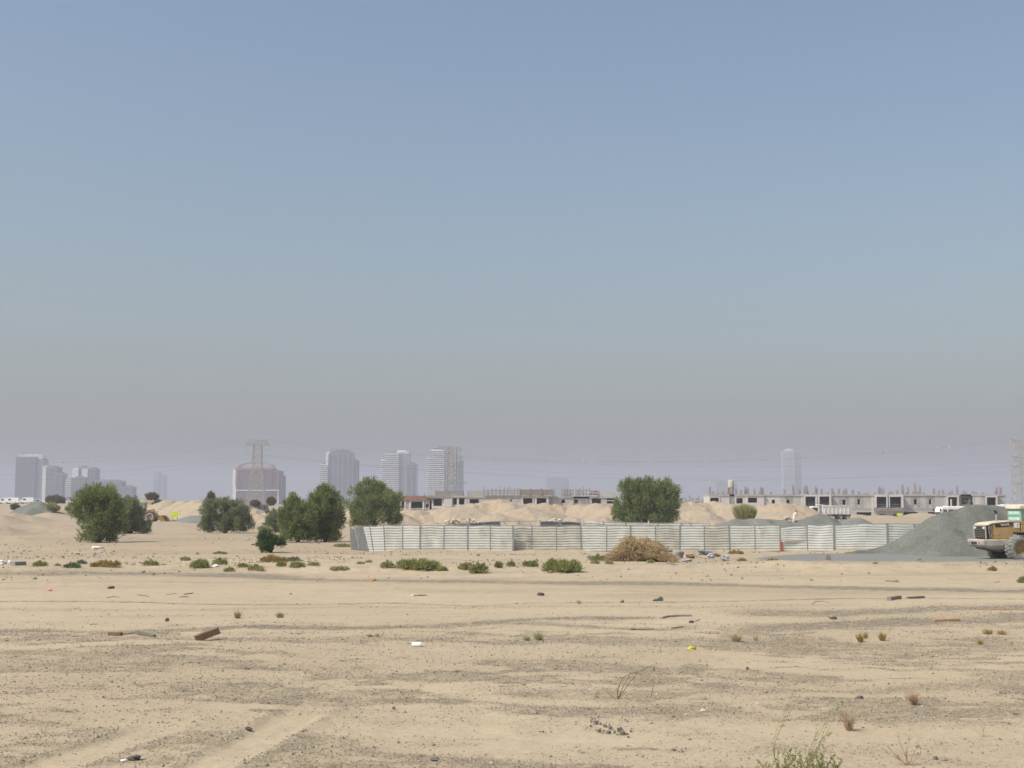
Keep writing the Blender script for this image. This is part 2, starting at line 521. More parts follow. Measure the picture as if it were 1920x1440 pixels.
def cover(X, Y):
    """gravel amount 0..1, rut depth"""
    g = np.zeros_like(X); z = np.zeros_like(X)
    wob = (fbm(X / 3.1, Y / 3.1, 5, 3) - .5)
    for (pts, hw, ga, dep) in BANDS:
        u, e, hm = _band(X, Y, pts, hw)
        u = u + wob * np.clip(2.2 / np.maximum(hm, .3), .2, 1.6)
        k = np.exp(-np.abs(u) ** 3) * e
        k2 = k * (.55 + .9 * fbm(X / 2.5, Y / 1.2, 61, 3))
        g = np.maximum(g, np.clip(k2, 0, 1) * ga)
        z -= dep * k * .5
    # loose gravel patches
    near = 1 - sstep(36, 46, Y)
    n1 = fbm(X / 2.6 + .22 * Y, Y / 1.5, 21, 4)
    n1 = .62 * n1 + .38 * fbm(X / .9 + .3 * Y, Y / .45, 27, 4)
    patch = sstep(.475, .565, n1) * (.45 + .7 * fbm(X / .7, Y / .7, 33, 3))
    g = np.maximum(g, near * patch)
    g = np.maximum(g, .26 * near * sstep(.36, .5, fbm(X / 3.5, Y / 3.5, 41, 3)))
    farp = (1 - near) * sstep(.55, .66, fbm(X / 16, Y / 7, 77, 4)) * .5 * (1 - sstep(150, 300, Y))
    g = np.maximum(g, farp)
    s = np.zeros_like(X)
    for (pts, hw, dep) in SMOOTH:
        if abs(pts[0][0] - pts[-1][0]) < 3.5 * abs(pts[0][1] - pts[-1][1]) * 3:      # track running away from the camera
            gg = [G(px_, py_) if py_ > 960 else None for (px_, py_) in pts]
            bx = np.array([p.x for p in gg]); by = np.array([p.y for p in gg])
            o = np.argsort(by); xc = np.interp(Y, by[o], bx[o])
            u = (X - xc) / .42 + wob * .8
            e = sstep(by.min() - 1, by.min(), Y) * (1 - sstep(by.max() - 2.2, by.max() + .6, Y))
            k = np.exp(-np.abs(u) ** 6) * e
            rim = np.exp(-(np.abs(u) - 1.35) ** 2 * 9) * e
            z += .018 * rim - dep * .6 * k
            g = np.maximum(g, rim * .8 * fbm(X / .6, Y / .6, 35, 3) * 1.4)
        else:
            u, e, hm = _band(X, Y, pts, hw)
            u = u + wob * 1.2
            k = np.exp(-np.abs(u) ** 3) * e
            z -= dep * k * .5
        s = np.maximum(s, k)
    g = g * (1 - .93 * s)
    return g, z


def greyspread(X, Y):
    """thin spill of crushed grey stone round the big pile"""
    bx, top = _line([(1395, 1052.5), (1440, 1048), (1540, 1041), (1620, 1037), (1700, 1034), (2200, 1034)])
    _, bot = _line([(1395, 1053), (1440, 1057), (1540, 1056), (1620, 1057), (1760, 1058), (2200, 1056)])
    bx2 = _line([(1395, 1053), (1440, 1057), (1540, 1056), (1620, 1057), (1760, 1058), (2200, 1056)])[0]
    yt = np.interp(X, bx, top); yb = np.interp(X, bx2, bot)
    wob = (fbm(X / 2.0, Y / 2.0, 91, 4) - .5) * 2.2
    return sstep(yb - .4, yb + .5, Y + wob) * (1 - sstep(yt - 1.5, yt + 1.5, Y + wob)) * sstep(bx[0] - 1, bx[0] + 2.5, X + wob)


def zg(X, Y, detail=True):
    X = np.asarray(X, float); Y = np.asarray(Y, float)
    t = X / np.maximum(Y, 20.0)
    z = .16 * (fbm(X / 17, Y / 9, 3, 3) - .5) * sstep(20, 40, Y)
    z = z + .8 * (fbm(X / 30, Y / 30, 9, 3) - .5) * sstep(130, 260, Y) * (1 - sstep(300, 420, Y))
    z = z + 3.3 * sstep(190, 400, Y + 50 * (fbm(X / 40, Y / 80, 4, 3) - .5)) * sstep(-.235, -.285, t) * (1 - .5 * sstep(600, 2500, Y))
    z = z + 1.2 * sstep(900, 2500, Y)
    for (hx, hy, wx, wy, hh) in HW:
        r2 = ((X - hx) / wx) ** 2 + ((Y - hy) / wy) ** 2
        z = z + hh * np.exp(-r2 * 1.6) * (.8 + .5 * fbm(X / (wx * .35), Y / (wy * .35), int(abs(hx)) + 3, 3))
    z = z + 1.5 * (fbm(X / 7, Y / 10, 23, 4) - .40) * sstep(-.275, -.33, t) * sstep(122, 150, Y) * (1 - sstep(250, 320, Y))
    if detail:
        fade = 1 - sstep(60, 240, Y)
        z = z + fade * (.065 * (fbm(X / 3.3 + .1 * Y, Y / 1.7, 13, 5) - .5) + .05 * (fbm(X / .5, Y / .4, 15, 4) - .5))
        z = z + (1 - fade) * .25 * (fbm(X / 5, Y / 5, 19, 3) - .5) * (1 - sstep(500, 900, Y))
        bank = np.interp(X, *_line([(-300, 1070), (300, 1071), (700, 1074), (1100, 1073), (1500, 1070), (2200, 1068)]))
        z = z + .14 * sstep(bank - 1.5, bank + 2.0, Y + 3 * (fbm(X / 4, Y / 4, 51, 3) - .5)) * (1 - sstep(90, 97, Y))
    return z


def z1(x, y):
    return float(zg(np.array([x]), np.array([y]))[0] + cover(np.array([x]), np.array([y]))[1][0])


def build_ground():
    rows = [-3000, -1000, -300, -80, -20, 0, 6, 10, 12.5]
    d = 14.0
    while d < 9000:
        rows.append(d)
        d *= 1.0048 if d < 75 else (1.0075 if d < 420 else 1.06)
    rows.append(9000.0); rows = np.array(rows)
    core = np.arange(-.50, .5001, .0015)
    tail = np.array([2, 6, 15, 40, 110, 300, 900, 2600, 4500.])
    t = np.concatenate([np.full(len(tail), -.5), core, np.full(len(tail), .5)])
    off = np.concatenate([-tail[::-1], np.zeros(len(core)), tail])
    De = np.maximum(rows, 14.0)
    X = t[None, :] * De[:, None] + off[None, :]
    Y = np.repeat(rows[:, None], X.shape[1], 1)
    gm, ruts = cover(X, Y)
    gm = gm * (1 - sstep(300, 500, Y)); 
    gs = greyspread(X, Y)
    Z = zg(X, Y) + ruts * (1 - sstep(110, 130, Y)) + gs * .06
    nr, nc = X.shape
    V = np.stack([X, Y, Z], -1).reshape(-1, 3)
    idx = np.arange(nr * nc).reshape(nr, nc)
    F = np.stack([idx[:-1, :-1], idx[:-1, 1:], idx[1:, 1:], idx[1:, :-1]], -1).reshape(-1, 4)
    me = mesh_np('ground', V, F, True)
    for nm, arr in (('gravel', gm), ('crushed', gs)):
        a = me.attributes.new(nm, 'FLOAT', 'POINT'); a.data.foreach_set('value', arr.astype(np.float32).ravel())
    o = link('ground', me, mats=[M['ground']]); tag(o, kind='structure')


def ground_mat():
    m, nt, out = _new('desert_sand')
    p = nt.nodes.new('ShaderNodeBsdfPrincipled'); p.inputs['Roughness'].default_value = .95; p.inputs['Specular IOR Level'].default_value = .15
    geo = nt.nodes.new('ShaderNodeNewGeometry'); pos = geo.outputs['Position']
    a = nt.nodes.new('ShaderNodeAttribute'); a.attribute_name = 'gravel'; gv0 = a.outputs['Fac']
    gn = noise(nt, 2.6, 6, .75, pos)
    gv = mth(nt, 'MULTIPLY', gv0, mth(nt, 'ADD', mth(nt, 'MULTIPLY', gn.outputs['Fac'], 2.6), -.35), True)
    b = nt.nodes.new('ShaderNodeAttribute'); b.attribute_name = 'crushed'; cr = b.outputs['Fac']
    sxyz = nt.nodes.new('ShaderNodeSeparateXYZ'); nt.links.new(pos, sxyz.inputs[0])
    # large tone drift of the sand
    n1 = noise(nt, .07, 6, .6, pos); r1 = ramp(nt, n1.outputs['Fac'], .35, .65)
    sand = mixc(nt, r1.outputs['Color'], SAND_A, SAND_B)
    n2 = noise(nt, 1.1, 8, .72, pos); r2 = ramp(nt, n2.outputs['Fac'], .35, .7)
    sand = mixc(nt, mth(nt, 'MULTIPLY', r2.outputs['Color'], .45), sand, SAND_C)
    n6 = noise(nt, 7.5, 5, .8, pos); r6 = ramp(nt, n6.outputs['Fac'], .3, .7)
    sand = mixc(nt, r6.outputs['Color'], mixc(nt, 1.0, sand, (.84, .84, .84), 'MULTIPLY'), mixc(nt, 1.0, sand, (1.08, 1.08, 1.08), 'MULTIPLY'))
    # orange-brown belt among the trees and the mound line further out
    mr = nt.nodes.new('ShaderNodeMapRange'); mr.inputs[1].default_value = 84; mr.inputs[2].default_value = 112; nt.links.new(sxyz.outputs['Y'], mr.inputs[0])
    n3 = noise(nt, .10, 7, .7, pos); r3 = ramp(nt, n3.outputs['Fac'], .38, .56)
    n4 = noise(nt, .33, 7, .75, pos); r4 = ramp(nt, n4.outputs['Fac'], .50, .66)
    mr4 = nt.nodes.new('ShaderNodeMapRange'); mr4.inputs[1].default_value = 46; mr4.inputs[2].default_value = 70; nt.links.new(sxyz.outputs['Y'], mr4.inputs[0])
    sand = mixc(nt, mth(nt, 'MULTIPLY', mth(nt, 'MULTIPLY', r4.outputs['Color'], mr4.outputs[0]), .65), sand, (.32, .258, .18))
    n7 = noise(nt, 1.3, 6, .8, pos); r7 = ramp(nt, n7.outputs['Fac'], .54, .62)
    sand = mixc(nt, mth(nt, 'MULTIPLY', mth(nt, 'MULTIPLY', r7.outputs['Color'], mr4.outputs[0]), .5), sand, (.29, .235, .165))
    sand = mixc(nt, mth(nt, 'MULTIPLY', mth(nt, 'MULTIPLY', r3.outputs['Color'], mr.outputs[0]), .75), sand, SAND_ORANGE)
    mr8 = nt.nodes.new('ShaderNodeMapRange'); mr8.inputs[1].default_value = 78; mr8.inputs[2].default_value = 130; nt.links.new(sxyz.outputs['Y'], mr8.inputs[0])
    sand = mixc(nt, mth(nt, 'MULTIPLY', mr8.outputs[0], .75), sand, mixc(nt, r2.outputs['Color'], (.40, .325, .228), (.365, .298, .212)))
    # grit: speckle of small stones, more of it where gravel lies
    fn = noise(nt, 17, 6, .85, pos)
    thr = mth(nt, 'SUBTRACT', .64, mth(nt, 'MULTIPLY', gv, .19))
    sp = mth(nt, 'MULTIPLY', mth(nt, 'SUBTRACT', fn.outputs['Fac'], thr), 9.0, True)
    vo = nt.nodes.new('ShaderNodeTexVoronoi'); vo.inputs['Scale'].default_value = 15; nt.links.new(pos, vo.inputs['Vector'])
    stone = mixc(nt, vo.outputs['Color'], (.15, .125, .095), (.30, .25, .18))
    mr9 = nt.nodes.new('ShaderNodeMapRange'); mr9.inputs[1].default_value = 34; mr9.inputs[2].default_value = 44; mr9.inputs[3].default_value = .25; nt.links.new(sxyz.outputs['Y'], mr9.inputs[0])
    base = mixc(nt, mth(nt, 'MULTIPLY', gv, GRAVEL_TINT, True), sand, GRAVEL_C)
    base = mixc(nt, mth(nt, 'MULTIPLY', mth(nt, 'MULTIPLY', mth(nt, 'SUBTRACT', gv, .55), 1.9, True), mr9.outputs[0]), base, (.225, .195, .15))
    col = mixc(nt, mth(nt, 'MULTIPLY', sp, .9), base, stone)
    # crushed grey stone
    n5 = noise(nt, 5, 6, .75, pos)
    cg = mixc(nt, n5.outputs['Fac'], (.15, .152, .14), (.31, .305, .275))
    fm = noise(nt, 1.6, 5, .7, pos)
    cf = mth(nt, 'MULTIPLY', mth(nt, 'SUBTRACT', mth(nt, 'ADD', cr, mth(nt, 'MULTIPLY', fm.outputs['Fac'], .5)), .5), 2.2, True)
    col = mixc(nt, cf, col, cg)
    nt.links.new(col, p.inputs['Base Color'])
    # relief: wind ripples, footprints and grit
    b1 = noise(nt, 3.2, 8, .7, pos); b2 = noise(nt, 22, 4, .75, pos)
    h = mth(nt, 'ADD', mth(nt, 'MULTIPLY', b1.outputs['Fac'], .8), mth(nt, 'MULTIPLY', b2.outputs['Fac'], mth(nt, 'ADD', mth(nt, 'MULTIPLY', gv, .5), .12)))
    bp = nt.nodes.new('ShaderNodeBump'); bp.inputs['Strength'].default_value = .55; bp.inputs['Distance'].default_value = .10
    nt.links.new(h, bp.inputs['Height']); nt.links.new(bp.outputs['Normal'], p.inputs['Normal'])
    nt.links.new(p.outputs[0], out.inputs['Surface'])
    return m


SAND_A = (.460, .372, .247); SAND_B = (.530, .438, .298); SAND_C = (.395, .322, .220); SAND_ORANGE = (.395, .288, .178)
GRAVEL_C = (.322, .268, .176); GRAVEL_TINT = .68
M['ground'] = ground_mat()
build_ground()

# ------------------------------------------------------------------ long sand berm behind the fence
RIDGE = [(60, 985), (190, 980), (228, 968), (240, 940), (255, 936), (300, 936), (318, 937), (330, 939), (345, 941), (365, 939), (380, 940), (420, 944), (460, 948), (478, 950), (488, 960), (500, 959), (520, 961), (540, 959), (600, 957), (640, 955), (655, 950), (700, 953), (750, 955),
         (760, 954), (790, 955), (812, 957), (822, 953), (834, 949), (850, 948), (870, 946), (890, 944), (900, 943), (912, 938), (922, 936.5), (935, 937), (950, 940), (960, 943), (985, 946), (1000, 945), (1030, 943.5), (1060, 943.5),
         (1100, 945), (1150, 944), (1200, 942), (1265, 938.5), (1290, 940), (1330, 942.5), (1350, 944), (1375, 946), (1400, 945), (1425, 946), (1440, 944.5), (1460, 943.5), (1490, 945), (1504, 948), (1518, 955), (1532, 964), (1556, 976), (1600, 990)]


def build_berm():
    """dumped truckloads of sand: overlapping cones, two or three rows deep"""
    rng = np.random.default_rng(5)
    rx = np.array([p[0] for p in RIDGE]); ry = np.array([p[1] for p in RIDGE])
    px = np.arange(50, 1612, 1.5); v = np.arange(-1.0, 1.0001, .0125)
    def dc(p): return np.interp(p, [50, 300, 560, 1400, 1610], [285, 285, 216, 212, 205])
    Dc = dc(px)
    Y = Dc[:, None] + v[None, :] * 33.0
    X = ((px - 960) / FPX)[:, None] * Y
    Z = np.full(X.shape, -1.0)
    heaps = []
    p = 40.0
    while p < 1615:                                    # crest row
        D = dc(p) + rng.normal(0, 1.2)
        h = CAM_H + (942 - np.interp(p, rx, ry)) * D / FPX
        heaps.append((p, D, h * rng.uniform(.97, 1.03), rng.uniform(.42, .60)))
        p += rng.uniform(1.2, 2.6) * FPX / D
    for off, fr, st in ((-6.5, .70, 4.2), (-12.5, .44, 4.8), (-18.0, .24, 6.0), (7, .7, 5), (13, .4, 5)):
        p = 40.0
        while p < 1615:
            D = dc(p) + off + rng.normal(0, 1.6)
            h = CAM_H + (942 - np.interp(p, rx, ry)) * dc(p) / FPX
            heaps.append((p, D, max(.2, h * fr * rng.uniform(.55, 1.30)), rng.uniform(.36, .58)))
            p += st * rng.uniform(.6, 1.6) * FPX / D
    wx = 1.5 * (fbm(X / 4, Y / 4, 3, 3) - .5); wy = 1.5 * (fbm(X / 4, Y / 4, 8, 3) - .5)
    for (p, D, h, sl) in heaps:
        hx = (p - 960) / FPX * D
        Rr = h / sl + 1.5
        sel = np.abs(px - p) < (Rr + 2) * FPX / D + 4
        r = np.sqrt((X[sel] + wx[sel] - hx) ** 2 + (Y[sel] + wy[sel] - D) ** 2)
        c = h + .45 - sl * np.sqrt(r * r + .8)         # cone with a rounded tip
        Z[sel] = np.maximum(Z[sel], np.maximum(c, -1.0))
    g = zg(X, Y, False) * 0
    Z = Z + (.75 * (fbm(X / 3.4, Y / 3.4, 31, 5) - .5) + .35 * (fbm(X / .9, Y / .9, 37, 3) - .5)) * np.clip(Z + .2, 0, 1)
    Z = np.maximum(Z, -.8)
    nr, nc = X.shape
    V = np.stack([X, Y, Z], -1).reshape(-1, 3)
    idx = np.arange(nr * nc).reshape(nr, nc)
    F = np.stack([idx[:-1, :-1], idx[1:, :-1], idx[1:, 1:], idx[:-1, 1:]], -1).reshape(-1, 4)
    o = link('sand_berm', mesh_np('sand_berm', V, F, True), mats=[M['berm']])
    tag(o, kind='structure')


def berm_mat():
    m, nt, out = _new('dumped_sand')
    p = nt.nodes.new('ShaderNodeBsdfPrincipled'); p.inputs['Roughness'].default_value = .95; p.inputs['Specular IOR Level'].default_value = .1
    geo = nt.nodes.new('ShaderNodeNewGeometry'); pos = geo.outputs['Position']
    n1 = noise(nt, .11, 7, .68, pos); r1 = ramp(nt, n1.outputs['Fac'], .36, .64)
    c = mixc(nt, r1.outputs['Color'], (.415, .328, .225), (.385, .32, .236))
    n2 = noise(nt, .35, 8, .75, pos); r2 = ramp(nt, n2.outputs['Fac'], .52, .68)
    c = mixc(nt, mth(nt, 'MULTIPLY', r2.outputs['Color'], .5), c, (.31, .25, .18))
    n3 = noise(nt, 2.2, 4, .8, pos); r3 = ramp(nt, n3.outputs['Fac'], .66, .74)
    c = mixc(nt, mth(nt, 'MULTIPLY', r3.outputs['Color'], .5), c, (.26, .21, .16))
    nt.links.new(c, p.inputs['Base Color'])
    b1 = noise(nt, 1.4, 8, .72, pos)
    bp = nt.nodes.new('ShaderNodeBump'); bp.inputs['Strength'].default_value = .6; bp.inputs['Distance'].default_value = .25
    nt.links.new(b1.outputs['Fac'], bp.inputs['Height']); nt.links.new(bp.outputs['Normal'], p.inputs['Normal'])
    nt.links.new(p.outputs[0], out.inputs['Surface'])
    return m


M['berm'] = berm_mat()
build_berm()

# ------------------------------------------------------------------ pebbles lying on the sand (nobody could count them)
def build_gravel():
    n = 1000000
    Yp = np.sqrt(RNG.uniform(15.5 ** 2, 50 ** 2, n)); t = RNG.uniform(-.44, .44, n); X = t * Yp
    g, _ = cover(X, Yp)
    size = np.exp(RNG.normal(math.log(.0075), .48, n)) 
    big = RNG.uniform(0, 1, n) < .004
    size[big] *= 2.2
    keep = (RNG.uniform(0, 1, n) < (.02 + 1.0 * g ** 1.3) * 1.0) & (size > Yp / FPX * 1.0) & (size < .09)
    X, Yp, size = X[keep], Yp[keep], size[keep]
    # coarser stones on the ground before the fence and among the trees
    m_ = 40000
    Y2 = np.sqrt(RNG.uniform(62 ** 2, 150 ** 2, m_)); X2 = RNG.uniform(-.47, .47, m_) * Y2
    s2 = np.exp(RNG.normal(math.log(.04), .5, m_))
    k2 = (RNG.uniform(0, 1, m_) < sstep(.42, .62, fbm(X2 / 6, Y2 / 5, 83, 3)) * np.where((Y2 > 74) & (Y2 < 100), .8, .25)) & (s2 > Y2 / FPX * 1.1) & (s2 < .2)
    X = np.concatenate([X, X2[k2]]); Yp = np.concatenate([Yp, Y2[k2]]); size = np.concatenate([size, s2[k2]])
    n = len(X)
    Z = zg(X, Yp) + cover(X, Yp)[1]
    base = np.array([[1, 0, 0], [0, 1, 0], [-1, 0, 0], [0, -1, 0], [.1, 0, .75], [0, 0, -.6]], float)
    fs = np.array([[0, 1, 4], [1, 2, 4], [2, 3, 4], [3, 0, 4], [1, 0, 5], [2, 1, 5], [3, 2, 5], [0, 3, 5]])
    sc = RNG.uniform(.6, 1.35, (n, 6, 3)) * size[:, None, None]
    ang = RNG.uniform(0, 6.28, n); ca, sa = np.cos(ang), np.sin(ang)
    v = base[None] * sc
    vx = v[..., 0] * ca[:, None] - v[..., 1] * sa[:, None]; vy = v[..., 0] * sa[:, None] + v[..., 1] * ca[:, None]
    V = np.stack([vx + X[:, None], vy + Yp[:, None], v[..., 2] + Z[:, None] + size[:, None] * .2], -1).reshape(-1, 3)
    F = (fs[None] + (np.arange(n) * 6)[:, None, None]).reshape(-1, 3)
    m, nt, out = _new('pebbles')
    p = nt.nodes.new('ShaderNodeBsdfPrincipled'); p.inputs['Roughness'].default_value = .95; p.inputs['Specular IOR Level'].default_value = .15
    geo = nt.nodes.new('ShaderNodeNewGeometry')
    r = ramp(nt, geo.outputs['Random Per Island'], 0, 1, (.15, .13, .10, 1), (.37, .31, .23, 1))
    e = r.color_ramp.elements.new(.93); e.color = (.37, .305, .225, 1)
    r.color_ramp.elements[-1].color = (.60, .55, .47, 1)
    nt.links.new(r.outputs[0], p.inputs['Base Color']); nt.links.new(p.outputs[0], out.inputs['Surface'])
    tag(link('gravel', mesh_np('gravel', V, F), mats=[m]), kind='stuff')
    print('pebbles', n)


build_gravel()
# ------------------------------------------------------------------ towers on the hazy skyline
M['glass_facade'] = mat('tower_glass', (.075, .10, .14), .35, .15, .03, spec=.4)
M['pale_facade'] = mat('tower_pale_wall', (.36, .365, .37), .9, .06, .02)
M['band_white'] = mat('tower_white_band', (.80, .80, .78), .9, .04, .02)
M['band_grey'] = mat('tower_grey_band', (.27, .285, .31), .9, .06, .02)
M['facade_dk'] = mat('tower_dark_wall', (.10, .11, .13), .8, .1, .02)
M['facade_brown'] = mat('tower_brown_wall', (.15, .10, .095), .9, .1, .02)
M['facade_red'] = mat('tower_red_frame', (.36, .12, .095), .9, .1, .02)
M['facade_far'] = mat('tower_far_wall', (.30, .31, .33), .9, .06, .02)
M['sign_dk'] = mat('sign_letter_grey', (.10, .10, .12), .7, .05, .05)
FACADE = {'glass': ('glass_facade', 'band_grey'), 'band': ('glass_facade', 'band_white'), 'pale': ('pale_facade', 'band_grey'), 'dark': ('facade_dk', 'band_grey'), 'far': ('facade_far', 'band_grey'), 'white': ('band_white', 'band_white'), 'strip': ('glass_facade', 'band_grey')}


def tower(label, D, blocks, cat='tower', pitch=3.2, sign=None, base_y=947, fins=()):
    """blocks: (x0, x1, ytop, front offset m, depth m, style)"""
    x0 = min(b[0] for b in blocks); x1 = max(b[1] for b in blocks)
    o = at((x0 + x1) / 2, 942, D); o.z = 0
    root = empty('tower_block', o, 0, label, cat, 'towers on the skyline')
    k = D / FPX
    for (a, b, yt, off, dep, st) in blocks:
        X0, X1 = (a - 960) * k - o.x, (b - 960) * k - o.x
        zt = at(a, yt, D).z
        fm, bm = FACADE[st]
        wl = MB(); wl.box(X0, X1, off, off + dep, -2, zt); wl.box(X0 + .2 * (X1 - X0), X1 - .2 * (X1 - X0), off + dep * .3, off + dep * .7, zt, zt + 2.5)
        w_ = wl.build('facade', M[fm], root)
        s = MB(); z = 4.0; pr = 1.5 if st == 'band' else .5; th = 1.35 if st == 'band' else .8
        while z < zt - 1.5:
            s.box(X0 - pr * .6, X1 + .3, off - pr, off + dep * .9, z, z + th); z += pitch
        s.box(X0 - .4, X1 + .4, off - .8, off + dep + .4, zt - .9, zt + .6)
        s.build('floor_slab', M[bm], root)
        if st in ('glass', 'band', 'dark') and X1 - X0 > 9:
            f = MB(); n = max(2, int((X1 - X0) / 7))
            for i in range(n + 1):
                xx = X0 + (X1 - X0) * i / n
                f.box(xx - .35, xx + .35, off - pr - .25, off + .1, 0, zt - .9)
            f.build('pilaster', M['pale_facade'] if st != 'dark' else M['facade_dk'], root)
    if sign:
        txt, sx0, sx1, sy0, sy1, off = sign
        hgt = (sy1 - sy0) * k
        Mx = Matrix.Translation(((sx0 + sx1) / 2 * k - 960 * k - o.x, off, at(0, (sy0 + sy1) / 2, D).z)) @ Matrix.Rotation(math.pi / 2, 4, 'X')
        t = text_mesh('roof_sign', txt, 1.0, M['sign_dk'], root, Matrix.Identity(4), .04)
        vs = np.array([v.co[:] for v in t.data.vertices]); lo, hi = vs.min(0), vs.max(0)
        S = Matrix.Diagonal(((sx1 - sx0) * k / (hi[0] - lo[0]), hgt / (hi[1] - lo[1]), 12, 1)) @ Matrix.Translation((-(lo[0] + hi[0]) / 2, -(lo[1] + hi[1]) / 2, 0))
        t.data.transform(Mx @ S)
        r = MB()
        r.box((sx0 - 960) * k - o.x, (sx1 - 960) * k - o.x, off + .6, off + 1.2, at(0, sy1 + 1.5, D).z, at(0, sy1, D).z)
        r.build('sign_frame', M['sign_dk'], root)
    return root


TW = 2100
tower('grey rounded office tower with rooftop lettering, furthest left on the skyline', TW,
      [(31, 68, 857, 0, 30, 'strip'), (68, 80, 861, 5, 24, 'pale'), (33, 77, 852.5, 8, 20, 'white')], sign=('DAMAC', 36, 73, 847.5, 851.5, 10))
tower('narrow grey slab tower just right of the lettered office tower', TW, [(80, 88, 874, 4, 20, 'white'), (88, 108, 876, 2, 24, 'dark'), (108, 119, 888, 0, 24, 'dark')])
tower('stepped white and grey tower with pale upper walls, above the left bushy tree', TW,
      [(126, 138, 900, 0, 18, 'band'), (135, 146, 880, 6, 18, 'white'), (146, 153, 882, 8, 14, 'dark'), (138, 163, 896, -3, 20, 'dark'), (153, 166, 879, 6, 18, 'white'), (166, 180, 879, 2, 22, 'dark'), (146, 162, 876, 10, 10, 'dark')])
tower('low stepped grey block descending to the right behind the left bushy tree', TW,
      [(180, 196, 901, 3, 20, 'pale'), (195, 230, 902, 0, 24, 'dark'), (229, 251, 913, -2, 24, 'dark')], cat='building')
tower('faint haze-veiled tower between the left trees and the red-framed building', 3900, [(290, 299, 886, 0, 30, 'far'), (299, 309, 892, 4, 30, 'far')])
tower('twin-slab glass tower with roof lettering behind the pair of trees', TW,
      [(602, 615, 871, 0, 22, 'band'), (611, 617, 849, 4, 24, 'white'), (616, 634, 851, 2, 26, 'glass'), (634, 662, 850, 0, 26, 'glass'), (661, 670.5, 864, 3, 24, 'dark'), (616, 660, 847, 12, 8, 'dark')],
      sign=('DAMAC', 619, 659, 841, 846.5, 13))
tower('white balconied tower between the lone tree and the lattice mast', TW,
      [(716, 724, 862, 2, 20, 'band'), (723, 748, 849.5, 0, 24, 'band'), (748, 768, 851, 3, 24, 'pale'), (763, 782, 870, -2, 22, 'glass'), (738, 766, 847, 10, 12, 'white')])
tower('white balconied tower partly hidden behind a lattice mast', TW,
      [(801, 810, 857, 2, 20, 'band'), (809, 833, 843.5, 0, 24, 'band'), (833, 862, 841, 3, 24, 'pale'), (849, 869, 864, -2, 22, 'glass'), (812, 860, 839, 10, 12, 'dark')])
tower('slim pale curved-balcony tower fading in haze above the right terrace', 3800,
      [(1468, 1489, 846, 0, 34, 'band'), (1484, 1502, 850, 3, 34, 'glass'), (1474, 1488, 842.5, 10, 18, 'white')])
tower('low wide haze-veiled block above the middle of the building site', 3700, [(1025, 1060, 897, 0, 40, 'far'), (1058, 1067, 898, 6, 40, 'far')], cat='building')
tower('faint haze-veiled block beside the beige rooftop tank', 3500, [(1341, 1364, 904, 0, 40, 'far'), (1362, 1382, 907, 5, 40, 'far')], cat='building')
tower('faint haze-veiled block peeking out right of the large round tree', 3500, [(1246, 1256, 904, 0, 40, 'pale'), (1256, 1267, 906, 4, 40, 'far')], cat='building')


def dome_building():
    D = TW - 250; k = D / FPX
    o = at(484, 942, D); o.z = 0
    X = lambda p: (p - 960) * k - o.x
    Z = lambda y: at(484, y, D).z
    root = empty('red_framed_building', o, 0, 'broad unfinished building with red frame and domed roof lattice behind the left mast', 'building', None)
    b = MB(); b.box(X(443), X(511), 0, 40, -2, Z(878)); b.build('facade', M['facade_brown'], root)
    b = MB(); b.box(X(511), X(523.5), 3, 40, -2, Z(882)); b.box(X(523.5), X(528), 5, 40, -2, Z(891)); b.build('side_wing', M['facade_brown'], root)
    b = MB(); b.box(X(438), X(444.5), -1, 30, -2, Z(880)); b.build('white_stair_tower', M['band_white'], root)
    f = MB()
    for p in (445, 494): f.box(X(p) - 1.5, X(p) + 1.5, -1.2, .3, Z(912), Z(878))
    f.box(X(443), X(511), -1.25, .3, Z(881.5), Z(877)); f.box(X(511), X(524), 1.8, 3.2, Z(884.5), Z(881)); f.box(X(521.5), X(523.5), 1.8, 3.2, Z(912), Z(882))
    f.box(X(526.5), X(528), 3.8, 5.2, Z(912), Z(891))
    f.build('red_frame', M['facade_red'], root)
    f = MB(); f.box(X(444), X(524), -1.6, 3.4, Z(920), Z(918.4)); f.box(X(521.5), X(523.5), 1.5, 3.4, 0, Z(918)); f.build('white_ledge', M['band_white'], root)
    s = MB(); z = Z(938)
    while z < Z(880): s.box(X(446), X(510), -.5, .2, z, z + .6); z += 3.6
    s.build('floor_slab', M['facade_brown'], root)
    d = MB()
    cx = (X(446) + X(510)) / 2; rx = (X(510) - X(446)) / 2; rz = Z(866) - Z(878)
    for yy in (2, 12, 22, 32):
        d.tube([(cx - rx * math.cos(math.pi * i / 16), yy, Z(878) + rz * math.sin(math.pi * i / 16) ** .7) for i in range(17)], .55, 5)
    for i in range(1, 16):
        x_ = cx - rx * math.cos(math.pi * i / 16); z_ = Z(878) + rz * math.sin(math.pi * i / 16) ** .7
        d.tube([(x_, 2, z_), (x_, 32, z_)], .4, 4); d.tube([(x_, 2, Z(878)), (x_, 2, z_)], .4, 4)
    d.build('roof_lattice', M['pylon'], root)


dome_building()

# ------------------------------------------------------------------ lattice masts and the lines between them
PD = 925.0


